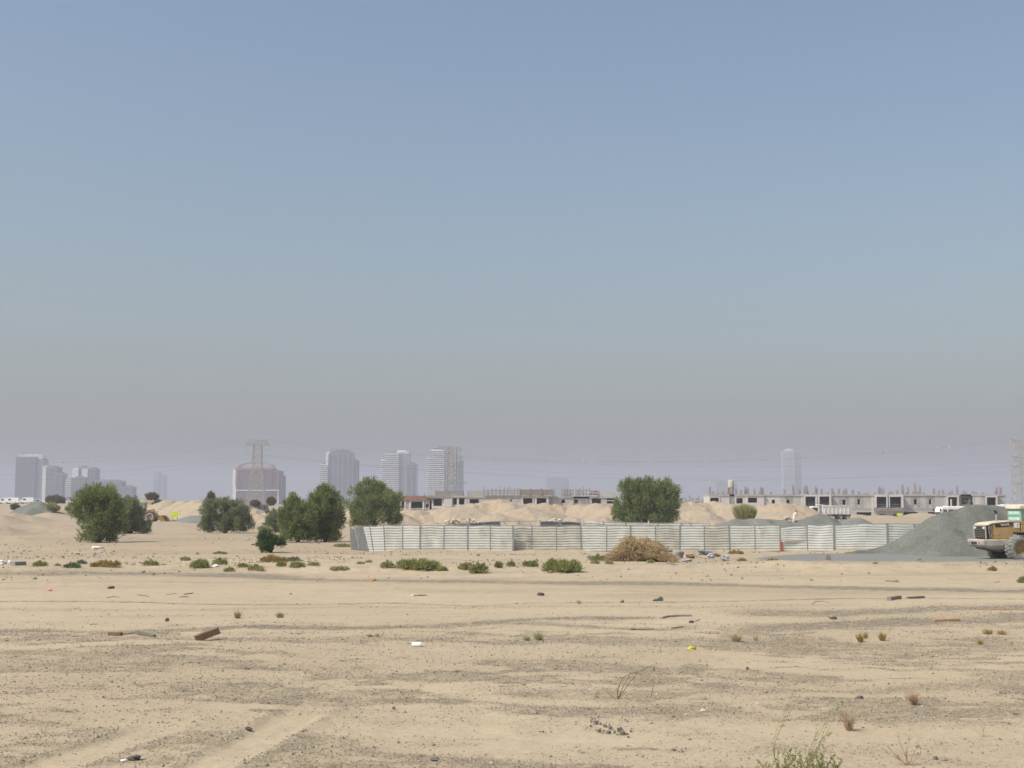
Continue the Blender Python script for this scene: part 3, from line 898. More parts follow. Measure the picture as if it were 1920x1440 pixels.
def lattice(mb, w0, w1, z0, z1, n, r, d0=None, d1=None):
    """square lattice column tapering from half width w0 to w1"""
    d0 = w0 if d0 is None else d0; d1 = w1 if d1 is None else d1
    def c(i, k):
        t = i / n; w_ = w0 + (w1 - w0) * t; d_ = d0 + (d1 - d0) * t
        return Vector(((-w_, w_, w_, -w_)[k], (-d_, -d_, d_, d_)[k], z0 + (z1 - z0) * t))
    for k in range(4):
        mb.tube([c(0, k), c(n, k)], r * 1.5, 4)
        for i in range(n):
            mb.tube([c(i, k), c(i + 1, (k + 1) % 4)], r, 4); mb.tube([c(i, (k + 1) % 4), c(i + 1, k)], r, 4)
            mb.tube([c(i + 1, k), c(i + 1, (k + 1) % 4)], r, 4)


def mast_portal():
    k = PD / FPX
    o = at(481, 942, PD); o.z = .5
    Z = lambda y: at(481, y, PD).z - .5
    root = empty('lattice_mast', o, 0, 'tall lattice power mast with wide bridge top in front of the red-framed building', 'power mast', 'lattice power masts')
    b = MB(); lattice(b, 17 * k, 8 * k, -.5, Z(868), 5, .15); lattice(b, 8 * k, 7.5 * k, Z(868), Z(836), 3, .15, 8 * k, 5 * k); b.build('mast_body', M['pylon'], root)
    a = MB()
    zb, zt = Z(835), Z(825)
    for yy in (-2, 2):
        a.tube([(-24 * k, yy * .4, zb), (24 * k, yy * .4, zb)], .2, 5); a.tube([(-24 * k, yy * .4, zb), (-15 * k, yy, zt), (15 * k, yy, zt), (24 * k, yy * .4, zb)], .13, 5)
        for i in range(-5, 5):
            a.tube([(i * 4.4 * k, yy * .7, zb), ((i + .5) * 3.3 * k, yy, zt), ((i + 1) * 4.4 * k, yy * .7, zb)], .13, 4)
    for s in (-1, 1): a.tube([(s * 15 * k, 0, zt), (s * 16.5 * k, 0, Z(821.5))], .12, 4)
    a.build('cross_arm', M['pylon'], root)
    for s in (-1, 1):
        i_ = MB()
        i_.tube([(s * 24 * k, 0, zb), (s * 19.5 * k, 0, Z(853)), (s * 9 * k, 0, Z(838))], .10, 5)
        i_.build('insulator_string', M['pylon'], root)
    i_ = MB(); i_.tube([(-7 * k, 0, zb), (0, 0, Z(852)), (7 * k, 0, zb)], .10, 5); i_.build('insulator_string', M['pylon'], root)


mast_portal()


def mast_arms(px, ytop, D, rz, label, dense):
    k = D / FPX
    o = at(px, 942, D); o.z = 0
    Z = lambda y: at(px, y, D).z
    root = empty('lattice_mast', o, rz, label, 'power mast', 'lattice power masts')
    b = MB(); w = 8.6 * k
    lattice(b, w * 1.35, w, 0, Z(908), 3, .15); lattice(b, w, w * .9, Z(908), Z(ytop), 5 if dense < 1.3 else 7, .15 if dense < 1.3 else .24)
    b.build('mast_body', M['pylon'], root)
    for (yy, half) in ((907, 28), (876, 22), (858, 22), (ytop + 4, 20)):
        a = MB(); z = Z(yy)
        for d in (-w * .9, w * .9):
            a.tube([(-half * k, d * .2, z), (half * k, d * .2, z)], .16, 5)
            a.tube([(-half * k, d * .2, z), (-w, d, z + 2.6), (w, d, z + 2.6), (half * k, d * .2, z)], .13, 5)
            for i in range(-4, 4):
                a.tube([(i * half * k / 4, d * .5, z), ((i + .5) * half * k / 4.6, d * .7, z + 2.2 - abs(i + .5) * .5), ((i + 1) * half * k / 4, d * .5, z)], .09, 4)
        a.build('cross_arm', M['pylon'], root)
    return root


mast_arms(847, 839, PD + 60, 0.0, 'lattice power mast with four tiers of arms in front of the balconied tower', 1.4)
mast_arms(1911, 823, PD, math.pi / 2, 'tall narrow lattice power mast at the right edge above the terrace', 1.2)


def wire(p0, p1, sag, r, label, balls=(), n=48):
    pts = []
    for i in range(n + 1):
        t = i / n; p = p0.lerp(p1, t); p.z -= sag * 4 * t * (1 - t); pts.append(p)
    mb = MB(); mb.tube(pts, r, 4)
    root = mb.build('power_line', M['wire'])
    tag(root, label, 'power line', 'power lines between the masts')
    for (t, c) in balls:
        p = p0.lerp(p1, t); p.z -= sag * 4 * t * (1 - t)
        s = MB(); s.smooth = True; s.lathe([(0, -.5), (.35, -.36), (.5, 0), (.35, .36), (0, .5)], 10, axis='z')
        s.build('marker_ball', M['ball_w'] if c else M['ball_o'], root, p)
    return root


def wires():
    P = lambda px, py, dd=0: at(px, py, PD + dd)
    # shield wires with marker balls, then conductors
    bt = lambda xs, a, b: [((x - a) / (b - a), i % 2) for i, x in enumerate(xs)]
    wire(P(465, 823), P(1897, 823), 17.0, .055, 'upper marker-ball wire sagging across the middle of the sky', bt([530, 602, 784, 888, 1020, 1110, 1196, 1322, 1435, 1548, 1655, 1758, 1860], 465, 1897))
    wire(P(496, 823, 6), P(1920, 825, 6), 16.0, .055, 'second marker-ball wire hanging just behind the upper one', bt([565, 700, 928, 1093, 1125, 1220, 1427, 1523, 1654, 1780, 1884], 496, 1920))
    wire(P(465, 823), P(-420, 822), 15.0, .055, 'marker-ball wire running left from the bridge-topped mast', bt([420, 350, 232, 172, 60], 465, -420))
    wire(P(496, 823, 6), P(-400, 823, 6), 17.5, .055, 'second marker-ball wire running left behind the first', bt([356, 275, 120], 496, -400))
    wire(P(460, 853), P(1895, 872), 13.0, .04, 'upper bare conductor sagging low over the building site')
    wire(P(481, 852, 3), P(1905, 882, 3), 12.0, .055, 'lower bare conductor sagging low over the building site')
    wire(P(500, 853, 6), P(1920, 872, 6), 15.0, .055, 'rear bare conductor sagging low over the building site')
    wire(P(460, 853), P(-420, 850), 15.0, .055, 'bare conductor running left from the bridge-topped mast')
    wire(P(500, 853, 6), P(-420, 852, 6), 18.0, .055, 'rear bare conductor running left from the bridge-topped mast')
    wire(P(825, 858, 60), P(2500, 830, -60), 11.0, .055, 'bare conductor running right from the four-tier mast')
    wire(P(867, 876, 62), P(2500, 850, -60), 12.0, .055, 'lower bare conductor running right from the four-tier mast')


wires()
# ------------------------------------------------------------------ half-built terrace houses
HD = 316.0
HK = HD / FPX
Zy = lambda y: at(960, y, HD).z
ZR, ZF = Zy(927.5), Zy(953)          # roof slab underside band, first floor


def wall_with_openings(mb, x0, x1, z0, z1, y0, y1, ops):
    xs = sorted({x0, x1, *[v for o in ops for v in (o[0], o[1])]}); xs = [x for x in xs if x0 <= x <= x1]
    for a, b in zip(xs[:-1], xs[1:]):
        m = (a + b) / 2
        cuts = sorted((o[2], o[3]) for o in ops if o[0] < m < o[1])
        z = z0
        for (c, d) in cuts:
            if c > z + 1e-4: mb.box(a, b, y0, y1, z, c)
            z = max(z, d)
        if z < z1 - 1e-4: mb.box(a, b, y0, y1, z, z1)


def rebars(root, X, spots, ztop, seed):
    r = random.Random(seed)
    for (px, h) in spots:
        b = MB()
        for i in range(3):
            for j in range(2):
                dx, dy = (i - 1) * .2, j * .35
                b.tube([(X(px) + dx, .6 + dy, ztop), (X(px) + dx + r.uniform(-.06, .06), .6 + dy, ztop + h * r.uniform(.8, 1.1))], .028, 4)
        for kz in range(1, int(h / .45)):
            b.box(X(px) - .24, X(px) + .24, .56, .60, ztop + kz * .45, ztop + kz * .45 + .03)
        b.build('rebar_bundle', M['rebar'], root)


def house(label, x0, x1, segs, ops, spots, wall='block', ytop=927, roof='concrete', extra=None, D=HD, zb=-.9, dep=9.0, group='half-built terrace houses', extras=True):
    """segs: (x0, x1, set-forward m) ; ops: (x0, x1, ytop, ybottom)"""
    o = at((x0 + x1) / 2, 942, D); o.z = 0
    k = D / FPX
    X = lambda p: (p - 960) * k - o.x
    Z = lambda y: at(960, y, D).z
    root = empty('concrete_house', o, 0, label, 'house', group)
    zr = Z(ytop + 3.2); zt = Z(ytop)
    w_ = MB()
    for (a, b, fwd) in segs:
        oo = [(X(p), X(q), max(zb, Z(yb)), min(zr, Z(yt))) for (p, q, yt, yb) in ops if p >= a - .01 and q <= b + .01]
        wall_with_openings(w_, X(a), X(b), zb, zr, -fwd, -fwd + .25, oo)
        if fwd > 0:
            w_.box(X(a), X(a) + .22, -fwd + .25, 0, zb, zr); w_.box(X(b) - .22, X(b), -fwd + .25, 0, zb, zr)
    w_.box(X(x0), X(x0) + .25, .25, dep, zb, zr); w_.box(X(x1) - .25, X(x1), .25, dep, zb, zr); w_.box(X(x0) + .25, X(x1) - .25, dep - .25, dep, zb, zr)
    w_.build('wall', M[wall], root)
    p = MB(); p.box(X(x0) + .26, X(x1) - .26, 4.0, 4.2, zb, zr); p.build('inner_wall', M['concrete_dk'], root)
    f = MB(); f.box(X(x0) - .05, X(x1) + .05, .3, dep + .1, zr, zt)
    for (a, b, fwd) in segs: f.box(X(a) - (.15 if fwd else 0), X(b) + (.15 if fwd else 0), -fwd - .18, .3, zr, zt - .003)
    f.build('roof_slab', M[roof], root)
    f = MB(); f.box(X(x0) + .26, X(x1) - .26, .3, dep - .3, ZF - .25, ZF)
    for (a, b, fwd) in segs: f.box(X(a), X(b), -fwd - .07, -fwd - .003, ZF - .3, ZF + .05)
    f.build('floor_slab', M['concrete'], root)
    rebars(root, X, spots, zt, int(x0))
    if extra: extra(root, X, Z, zt)
    return root


def frame_openings(root, X, Z, rects, fwd, m='plaster', name='balcony_frame', t=.3):
    for (a, b, y0, y1) in rects:
        f = MB()
        f.box(X(a) - t, X(a), -fwd - .25, -fwd + .05, Z(y1), Z(y0) + t); f.box(X(b), X(b) + t, -fwd - .25, -fwd + .05, Z(y1), Z(y0) + t)
        f.box(X(a), X(b), -fwd - .25, -fwd + .05, Z(y0), Z(y0) + t)
        f.build(name, M[m], root)


def rails(root, X, Z, spans, fwd, m='scaf'):
    for (a, b, ys) in spans:
        r = MB()
        for y in ys: r.tube([(X(a), -fwd + .1, Z(y)), (X(b), -fwd + .1, Z(y))], .05, 5)
        r.build('guard_rail', M[m], root)


def ragged(a, b, n, seed, lo=.9, hi=1.7, tall=()):
    r = random.Random(seed)
    return [(a + (b - a) * (i + r.uniform(.15, .85)) / n, r.uniform(lo * .35, hi)) for i in range(n) if r.random() < .86] + list(tall)


def ex_b(root, X, Z, zt):
    frame_openings(root, X, Z, [(1505, 1523.5, 931, 949.5), (1531, 1549.5, 931, 949.5)], 1.6, t=.42)
    rails(root, X, Z, [(1505, 1523.5, (945, 948)), (1531, 1549.5, (945, 948))], 1.6)
    for px in (1472, 1584): lintel(root, X, Z, px)


def lintel(root, X, Z, px):
    b = MB(); b.box(X(px) - .5, X(px) + .5, -.10, -.003, Z(933) - .05, Z(933) + .22); b.build('vent_lintel', M['concrete_dk'], root)


def toothing(root, X, Z, px, fwd=0, side=1):
    b = MB()
    z = Z(951)
    while z < Z(931): b.box(X(px), X(px) + side * .75, -fwd - .05, -fwd - .002, z, z + .10) if side > 0 else b.box(X(px) - .75, X(px), -fwd - .05, -fwd - .002, z, z + .10); z += .42
    b.build('block_toothing', M['concrete_dk'], root)


house('leftmost terrace house of the right row, with two dark first-floor openings and beige roof tank', 1328, 1461,
      [(1328, 1366, 0), (1366, 1376, -.6), (1376, 1398, 0), (1398, 1430, .5), (1430, 1461, 0)],
      [(1330, 1346, 933, 942), (1379, 1391, 934, 944), (1400, 1417, 933.5, 942.5), (1445, 1451, 937, 944)], ragged(1332, 1460, 15, 3, tall=[(1331, 2.0), (1397, 2.0), (1427, 1.8)]),
      wall='plaster', extra=lambda r, X, Z, zt: frame_openings(r, X, Z, [(1330, 1346, 933, 942)], 0, t=.25))
house('terrace house of the right row directly above the white dump truck', 1461, 1594,
      [(1461, 1500, 0), (1500, 1554, 1.6), (1554, 1594, 0)],
      [(1472.5, 1478.5, 936.5, 946.5), (1505, 1523.5, 931, 952), (1531, 1549.5, 931, 952), (1577, 1583, 936.5, 946.5)],
      ragged(1464, 1592, 14, 5, tall=[(1487, 2.3), (1508, 2.2), (1512.5, 2.3), (1529, 1.9), (1560, 1.7)]), extra=lambda r, X, Z, zt: (ex_b(r, X, Z, zt), [toothing(r, X, Z, p, 0, s) for p, s in ((1479, 1), (1576.5, -1), (1583.5, 1))]))


def ex_c(root, X, Z, zt):
    frame_openings(root, X, Z, [(1637, 1655.5, 931.5, 952), (1661.5, 1683, 931.5, 952)], 1.6, t=.5)
    rails(root, X, Z, [(1637, 1655.5, (946, 949.5)), (1661.5, 1683, (946, 949.5))], 1.6)
    s = MB(); s.box(X(1631), X(1688), -3.0, -1.86, ZF - .32, ZF - .02); s.build('balcony_slab', M['concrete_dk'], root)
    for p, sd in ((1604.5, -1), (1610.5, 1), (1710, -1), (1716.5, 1)): toothing(root, X, Z, p, 0, sd)
    for px in (1607, 1713): lintel(root, X, Z, px)


house('terrace house of the right row with paired balconies and yellow sign at its foot', 1594, 1726,
      [(1594, 1631, 0), (1631, 1687, 1.6), (1687, 1726, 0)],
      [(1605, 1610, 936, 946), (1637, 1655.5, 931.5, 952), (1661.5, 1683, 931.5, 952), (1710.5, 1716, 936, 946),
       (1603, 1630.5, 960.5, 968), (1643, 1653, 964, 974), (1667, 1677, 964, 974), (1689, 1717, 960, 970)],
      ragged(1596, 1725, 14, 7, tall=[(1692, 2.7), (1702, 2.0), (1715.5, 2.8), (1724, 2.2), (1650, 1.9)]), extra=ex_c)


def ex_d(root, X, Z, zt):
    frame_openings(root, X, Z, [(1772, 1789, 932, 952), (1844, 1861, 932.5, 947.5)], .8, t=.35)
    c = MB(); c.box(X(1776), X(1778), -1.3, -.9, Z(953), Z(936)); c.build('prop_post', M['plaster'], root)
    s = MB()
    for (a, b, c_, d) in ((1801, 952, 1816, 936), (1816, 952, 1803, 936), (1801, 940, 1818, 940), (1801, 946, 1818, 946)):
        s.tube([(X(a), -.5, Z(b)), (X(c_), -.5, Z(d))], .06, 5)
    s.build('scaffold', M['scaf'], root)
    for p, sd in ((1738, -1), (1743.5, 1), (1844, -1)): toothing(root, X, Z, p, 0 if p < 1800 else .8, sd)
    lintel(root, X, Z, 1740)
    p_ = MB(); p_.box(X(1823), X(1833), -.86, -.803, Z(952), Z(929)); p_.build('plaster_patch', M['plaster'], root)


house('rightmost terrace house of the row, behind the bus and the top of the gravel pile', 1726, 1882,
      [(1726, 1768, 0), (1768, 1794, .8), (1794, 1820, -1.5), (1820, 1866, .8), (1866, 1882, 0)],
      [(1738.5, 1743, 936, 946), (1772, 1789, 932, 952), (1804, 1816, 933, 945), (1844, 1861, 932.5, 947.5), (1736, 1757, 960, 973)],
      ragged(1728, 1880, 17, 9, tall=[(1794, 2.2), (1868, 2.0), (1875, 2.1)]), extra=ex_d)

# houses in the middle, earlier in their construction


def ex_m1(root, X, Z, zt):
    f = MB(); f.box(X(744), X(812), -.35, -.20, Z(938.5), Z(930)); f.build('formwork_band', M['rebar'], root)
    for p in (752.5, 760.5, 770, 794.5):
        c = MB(); c.box(X(p) - .2, X(p) + .2, -.15, -.003, Z(957), Z(938.5)); c.build('column', M['plaster'], root)


house('half-built house with rust-red formwork band right of the lone tree', 744, 806, [(744, 806, 0)], [(753, 760, 940, 956), (771, 794, 941, 956), (799, 805, 945, 952)],
      ragged(746, 806, 5, 21, .3, .6), ytop=929.5, extra=ex_m1, wall='concrete')


def ex_m2(root, X, Z, zt):
    f = MB(); f.box(X(800), X(846), -.6, -.3, Z(934), Z(930)); f.build('slab_edge', M['concrete_dk'], root)
    f = MB(); f.box(X(816), X(868), .5, 5, zt, zt + 1.2); f.build('parapet_formwork', M['concrete_dk'], root)
    f = MB(); f.box(X(833), X(848), -.5, -.003, Z(950), Z(931.5)); f.build('block_pier', M['plaster'], root)


house('half-built house with one square opening and pale block pier below the four-tier mast', 810, 873, [(810, 873, 0)], [(813.5, 829, 935, 948.5), (850, 857, 934, 946), (861, 872, 934, 946)],
      ragged(860, 872, 2, 23), ytop=929.5, extra=ex_m2, wall='plaster')


def timber(root, X, Z, a, b, y0, y1, n, rows, seed, m='timber', fwd=.3):
    r = random.Random(seed); f = MB()
    for i in range(n + 1):
        p = a + (b - a) * i / n
        f.box(X(p) - .07, X(p) + .07, -fwd, -fwd + .12, Z(y1), Z(y0) + r.uniform(-.1, .6))
    for j in range(rows):
        y = y0 + (y1 - y0) * (j + .5) / rows + r.uniform(-.5, .5)
        f.box(X(a), X(b), -fwd - .08, -fwd - .002, Z(y) - .11, Z(y) + .11)
    f.build('timber_shuttering', M[m], root)


def ex_m3(root, X, Z, zt):
    timber(root, X, Z, 909, 972, 918, 931, 9, 3, 4)
    f = MB(); f.box(X(880), X(909), .2, .5, zt, Z(920)); f.build('shutter_panel', M['concrete'], root)
    t2 = MB()
    for i in range(9): t2.tube([(X(906 + i * 8), 2.5, zt), (X(906 + i * 8), 2.5, Z(911 + (i * 5) % 6))], .06, 4)
    t2.build('scaffold', M['scaf'], root)


house('half-built house topped by open timber shuttering, left of the white shutter wall', 873, 975, [(873, 910, 0), (910, 975, 0)], [(881, 898, 936, 948), (956, 960, 937, 940)], ragged(875, 905, 6, 25, .8, 1.4), ytop=930, extra=ex_m3)


def ex_m4(root, X, Z, zt):
    f = MB(); f.box(X(974), X(1035), -1.4, 1.5, Z(930), Z(917.5)); f.build('shutter_wall', M['concrete'], root)
    f = MB()
    for y in (919, 922.5, 926): f.box(X(974), X(1035), -1.5, -1.403, Z(y) - .09, Z(y) + .09)
    for p in (974.5, 994, 1015, 1034.5): f.box(X(p) - .12, X(p) + .12, -1.6, -1.503, Z(932), Z(915.5))
    f.build('shutter_waler', M['timber'], root)
    frame_openings(root, X, Z, [(981, 998, 934, 945), (1006, 1024, 934, 945)], .8, t=.5)


house('half-built house with pale shuttered upper wall and two dark bays', 975, 1040, [(975, 1030, .8), (1030, 1040, 0)], [(981, 998, 934, 946), (1006, 1024, 934, 946)], ragged(1034, 1040, 1, 27), ytop=930.5, extra=ex_m4)


def ex_m5(root, X, Z, zt):
    timber(root, X, Z, 1053, 1074, 917, 930, 4, 4, 6); timber(root, X, Z, 1079, 1086, 918, 930, 2, 4, 7); timber(root, X, Z, 1088, 1105, 917, 930, 3, 2, 8)
    f = MB(); f.box(X(1104), X(1119), -.4, -.2, Z(928), Z(920)); f.build('red_sheet', M['rust_red'], root)
    f = MB()
    for i, p in enumerate((1106, 1111, 1116, 1091, 1058, 1066)): f.box(X(p) - .28, X(p) + .28, -.6, -.45, Z(926 + i % 2), Z(920.5 + i % 3))
    f.build('hung_cloth', M['bluegrey_bag'], root)
    f = MB(); f.box(X(1120), X(1160), 0, .5, zt, Z(924)); f.build('block_course', M['block'], root)


house('half-built house with small windows and cluttered timber roof edge left of the round tree', 1040, 1160,
      [(1040, 1075, 0), (1075, 1105, -.5), (1105, 1160, 0)], [(1052, 1059, 937, 943), (1077, 1083, 937, 943), (1109, 1126, 934.5, 944), (1137, 1153, 933.5, 938), (1137, 1153, 939.5, 944)],
      ragged(1120, 1160, 6, 29), ytop=931, extra=ex_m5)
house('distant low concrete house with red starter bars between the round tree and the right row', 1262, 1322, [(1262, 1322, 0)], [(1270, 1276, 940, 946)],
      ragged(1263, 1321, 12, 31, .9, 1.5), ytop=938, D=360, extras=False)

# water tank standing on the roof of the first right-hand house
tk = empty('water_tank', Vector((at(1371, 942, HD + 3).x, HD + 3, Zy(927))), 0, 'beige cylindrical water tank on a stand on the terrace roof', 'water tank')
b = MB(); b.smooth = True; b.lathe([(0, 1.62), (.72, 1.62), (.74, 1.75), (.74, 3.3), (.55, 3.55), (.2, 3.65), (0, 3.65)], 20, axis='z'); b.build('tank_body', mat('beige_plastic', (.46, .43, .36), .7, .08, 2), tk)
b = MB()
for sx in (-.5, .5):
    for sy in (-.5, .5): b.box(sx - .07, sx + .07, sy - .07, sy + .07, 0, 1.55)
b.box(-.75, .75, -.75, .75, 1.5, 1.62); b.build('stand', M['rebar'], tk)


# ------------------------------------------------------------------ dump truck, buses, cars
def wheel_set(root, xs, y, r, w, tyre=None):
    for x in xs:
        for s in (-1, 1):
            t = MB(); t.smooth = True
            Mx = Matrix.Translation((x, s * y, r))
            t.lathe([(r * .55, -w / 2), (r * .93, -w / 2), (r, -w * .35), (r, w * .35), (r * .93, w / 2), (r * .55, w / 2)], 20, Mx)
            o = t.build('wheel', M['black'], root)
            h = MB(); h.lathe([(0, -w * .3), (r * .56, -w * .42), (r * .56, w * .42), (0, w * .3)], 16, Mx); h.build('rim', M['grey_metal'], o)


def dump_truck():
    D = 262.0
    p = at(1562, 974.5, D)
    root = empty('dump_truck', p, R(4), 'white tipper truck with empty steel body parked below the terrace', 'truck')
    # local +x = towards the tailgate (right in the photo); cab at -x
    ch = MB(); ch.box(-4.6, 3.6, -.45, .45, .75, 1.05); ch.build('chassis', M['steel_dark'], root)
    wheel_set(root, (-3.6, 1.2, 2.6), 1.05, .52, .45)
    b = MB()
    def sect(x, zb, hw, ht): return [(x, -hw * .86, zb), (x, hw * .86, zb), (x, hw, ht), (x, -hw, ht)]
    prof = [(-2.55, 1.55, 3.05), (-2.35, 1.15, 3.0), (3.15, 1.15, 2.75), (3.5, 1.5, 2.75)]
    pts = []
    for (x, zb, zt) in prof: pts += [(x, -1.08, zb), (x, 1.08, zb), (x, 1.25, zt), (x, -1.25, zt)]
    fs = []
    for i in range(3):
        a = i * 4; c = a + 4
        fs += [(a, c, c + 1, a + 1), (a + 1, c + 1, c + 2, a + 2), (a + 3, c + 3, c, a)]
    fs += [(0, 1, 2, 3), (15, 14, 13, 12)]
    b.add(pts, fs)
    pts2 = []
    for (x, zb, zt) in prof: pts2 += [(x * .975, -.98, zb + .1), (x * .975, .98, zb + .1), (x * .975, 1.17, zt), (x * .975, -1.17, zt)]
    b.add(pts2, [tuple(reversed(f)) for f in fs])
    for s in (-1.25, 1.25): b.box(-2.55, 3.5, s - .09, s + .09, 2.72, 2.86)
    b.box(-3.3, -2.45, -1.1, 1.1, 2.95, 3.08)
    o = b.build('tipper_body', M['white_paint'], root)
    r = MB()
    for i in range(7):
        x = -2.0 + i * .82
        for s in (-1, 1): r.prism([(x - .05, 1.2), (x + .05, 1.2), (x + .05, 2.72), (x - .05, 2.72)], s * 1.23 - .06, s * 1.23 + .06)
    r.build('body_rib', M['white_paint'], o)
    c = MB(); c.prism([(-4.95, .7), (-3.15, .7), (-3.15, 2.65), (-4.3, 2.75), (-4.85, 2.5), (-5.0, 1.6)], -1.2, 1.2); c.build('cab', M['white_paint'], root, bevel=.06)
    w_ = MB()
    for s in (-1, 1): w_.prism([(-4.75, 1.7), (-3.5, 1.7), (-3.5, 2.45), (-4.6, 2.45)], s * 1.202, s * 1.212)
    w_.box(-5.02, -4.9, -1.05, 1.05, 1.75, 2.45); w_.build('cab_window', M['car_glass'], root)


dump_truck()


def bus(label, px_front, y_ground, D, length, height, rz, stripe=None, group=None):
    p = at(px_front, y_ground, D)
    root = empty('bus', p, rz, label, 'bus', group)
    W = 1.2
    b = MB(); b.prism([(0, .35), (length, .35), (length, height - .15), (length - .25, height), (.35, height), (.06, height - .45), (-.03, 1.3)], -W, W); b.build('body', M['white_clean'], root, bevel=.08)
    for s in (-1, 1):
        g = MB(); n = int(length / 1.5)
        for i in range(n):
            x = 1.5 + i * (length - 2) / n
            g.box(x, x + (length - 2) / n - .10, s * W - .008, s * W + .012, height - 1.42, height - .5)
        g.build('window', M['bus_glass'], root)
        d = MB(); d.box(.45, 1.25, s * W - .008, s * W + .014, .5, height - .5); d.build('door', M['bus_glass'], root)
    w_ = MB(); w_.prism([(-.045, 1.25), (.0, 1.25), (.11, height - .5), (.065, height - .5)], -W + .12, W - .12); w_.build('windscreen', M['bus_glass'], root)
    h = MB(); h.box(1.5, length - 1, -.8, .8, height, height + .14); h.build('roof_unit', M['white_clean'], root)
    wheel_set(root, (2.2, length - 2.6), W - .2, .48, .3)
    for s in (-1, 1):
        l = MB(); l.box(-.06, .02, s * .85 - .16, s * .85 + .16, .65, .9); l.build('headlight', M['white_clean'], root)
        mi = MB(); mi.box(-.25, -.08, s * 1.32 - .1, s * 1.32 + .1, 1.9, 2.4); mi.build('mirror', M['black'], root)
    return root


bus('white bus with dark windows standing behind the big gravel pile', 1759, 977.5, 245, 9.5, 2.75, R(10))
bus('white bus with bluish windows at the right edge behind the loader cab', 1868, 971, 300, 11.0, 3.0, R(6))


def car(label, px, D, z, kind, rz, m='white_clean', group='white vehicles parked on the sand rise'):
    p = at(px, 942, D); p.z = z
    if kind == 'van':
        L, H = 5.2, 2.2
        prof = [(0, .4), (L, .4), (L, H - .1), (L - .1, H), (1.5, H), (.9, 1.25), (.1, 1.05)]
        win = [(1.35, 1.25), (2.4, 1.25), (2.4, 1.85), (1.6, 1.85)]; cat = 'van'
    elif kind == 'pickup':
        L, H = 5.2, 1.75
        prof = [(0, .45), (L, .45), (L, 1.05), (3.3, 1.05), (3.2, 1.7), (1.9, H), (1.3, 1.1), (.05, .95)]
        win = [(1.6, 1.1), (3.05, 1.1), (3.0, 1.6), (1.95, 1.62)]; cat = 'pickup truck'
    else:
        L, H = 4.7, 1.75
        prof = [(0, .4), (L, .4), (L - .05, 1.1), (L - .4, 1.6), (L - .8, H), (2.0, H), (1.2, 1.05), (.05, .85)]
        win = [(1.6, 1.1), (4.1, 1.1), (3.9, 1.55), (2.1, 1.6)]; cat = 'car'
    root = empty('parked_' + cat.split()[0], p, rz, label, cat, group)
    b = MB(); b.prism(prof, -.92, .92); b.build('body', M[m], root, bevel=.06)
    for s in (-1, 1):
        g = MB(); g.prism(win, s * .922, s * .934); g.build('window', M['car_glass'], root)
    wheel_set(root, (.95, L - 1.05), .82, .36, .24)


for (lb, px, D, kind, rz, m) in (
        ('white van at the left edge of the photograph on the sand rise', -4, 470, 'van', .05, 'white_clean'),
        ('white van second from the left on the sand rise', 10, 462, 'van', -.04, 'white_clean'),
        ('small white car beside the vans below the lettered tower', 30, 480, 'car', .3, 'white_clean'),
        ('white box van directly below the lettered tower', 37, 455, 'van', .02, 'white_clean'),
        ('white pickup right of the box van below the lettered tower', 60, 470, 'pickup', .0, 'white_clean'),
        ('white car behind the grey gravel heap at the far left', 76, 480, 'car', .2, 'white_clean'),
        ('dusty white car left of the bushy tree on the sand rise', 126, 480, 'car', -.1, 'white_paint'),
        ('dusty pickup just left of the bushy tree on the sand rise', 137, 470, 'pickup', .1, 'white_paint')):
    X_ = at(px, 942, D).x
    car(lb, px, D, z1(X_, D) - .05, kind, rz, m)

# site cabin seen corner-on
def site_cabin():
    p = at(503, 961, 470.0)
    root = empty('site_cabin', p, R(42), 'dark grey site cabin seen corner-on between the two left tree groups', 'cabin')
    b = MB(); b.box(-5.6, 0, 0, 5.8, .15, 2.75); b.build('wall', M['scaf'], root)
    r = MB(); r.box(-5.75, .15, -.15, 5.95, 2.75, 2.95); r.build('roof', M['grey_metal'], root)
    q = MB(); q.box(.002, .05, .4, 5.5, .3, 2.6); q.build('side_panel', M['block'], root)
    w_ = MB(); w_.box(-4.4, -3.2, -.03, .02, 1.3, 2.2); w_.box(-2.0, -.9, -.03, .02, 1.3, 2.2); w_.build('window', M['car_glass'], root)
site_cabin()


def hivis_board(px, py, D, w, h, label):
    p = at(px, py, D)
    root = empty('sign_board', p, R(8), label, 'sign')
    b = MB(); b.prism([(-w / 2 + .08, .75), (w / 2 - .08, .75), (w / 2, .83), (w / 2, .75 + h - .08), (w / 2 - .08, .75 + h), (-w / 2 + .08, .75 + h), (-w / 2, .75 + h - .08), (-w / 2, .83)], -.04, .04); b.build('board', M['hivis'], root)
    l = MB()
    for s in (-1, 1): l.tube([(s * w * .35, .06, .75 + h * .8), (s * w * .35, .06, 0)], .04, 6); l.tube([(s * w * .35, .06, .75), (s * w * .42, .55, 0)], .035, 6)
    l.build('frame', M['grey_metal'], root)
    f = MB(); f.box(-w * .5, w * .5, -.1, .35, 0, .25); f.build('ballast_block', M['rubble_grey'], root)


hivis_board(328, 977, 236, 1.15, .95, 'bright yellow-green sign board beside the distant yellow loader')
hivis_board(1687, 974, 285, 1.25, .62, 'bright yellow-green sign board at the foot of the terrace')
ob = MB(); ob.prism([(-.6, 0), (.6, 0), (.5, .5), (-.5, .5)], -.3, .3); tag(ob.build('orange_crate', M['orange'], None, at(1843, 949.5, HD - 1.5)), 'small orange crate on a sill of the rightmost terrace house', 'crate')
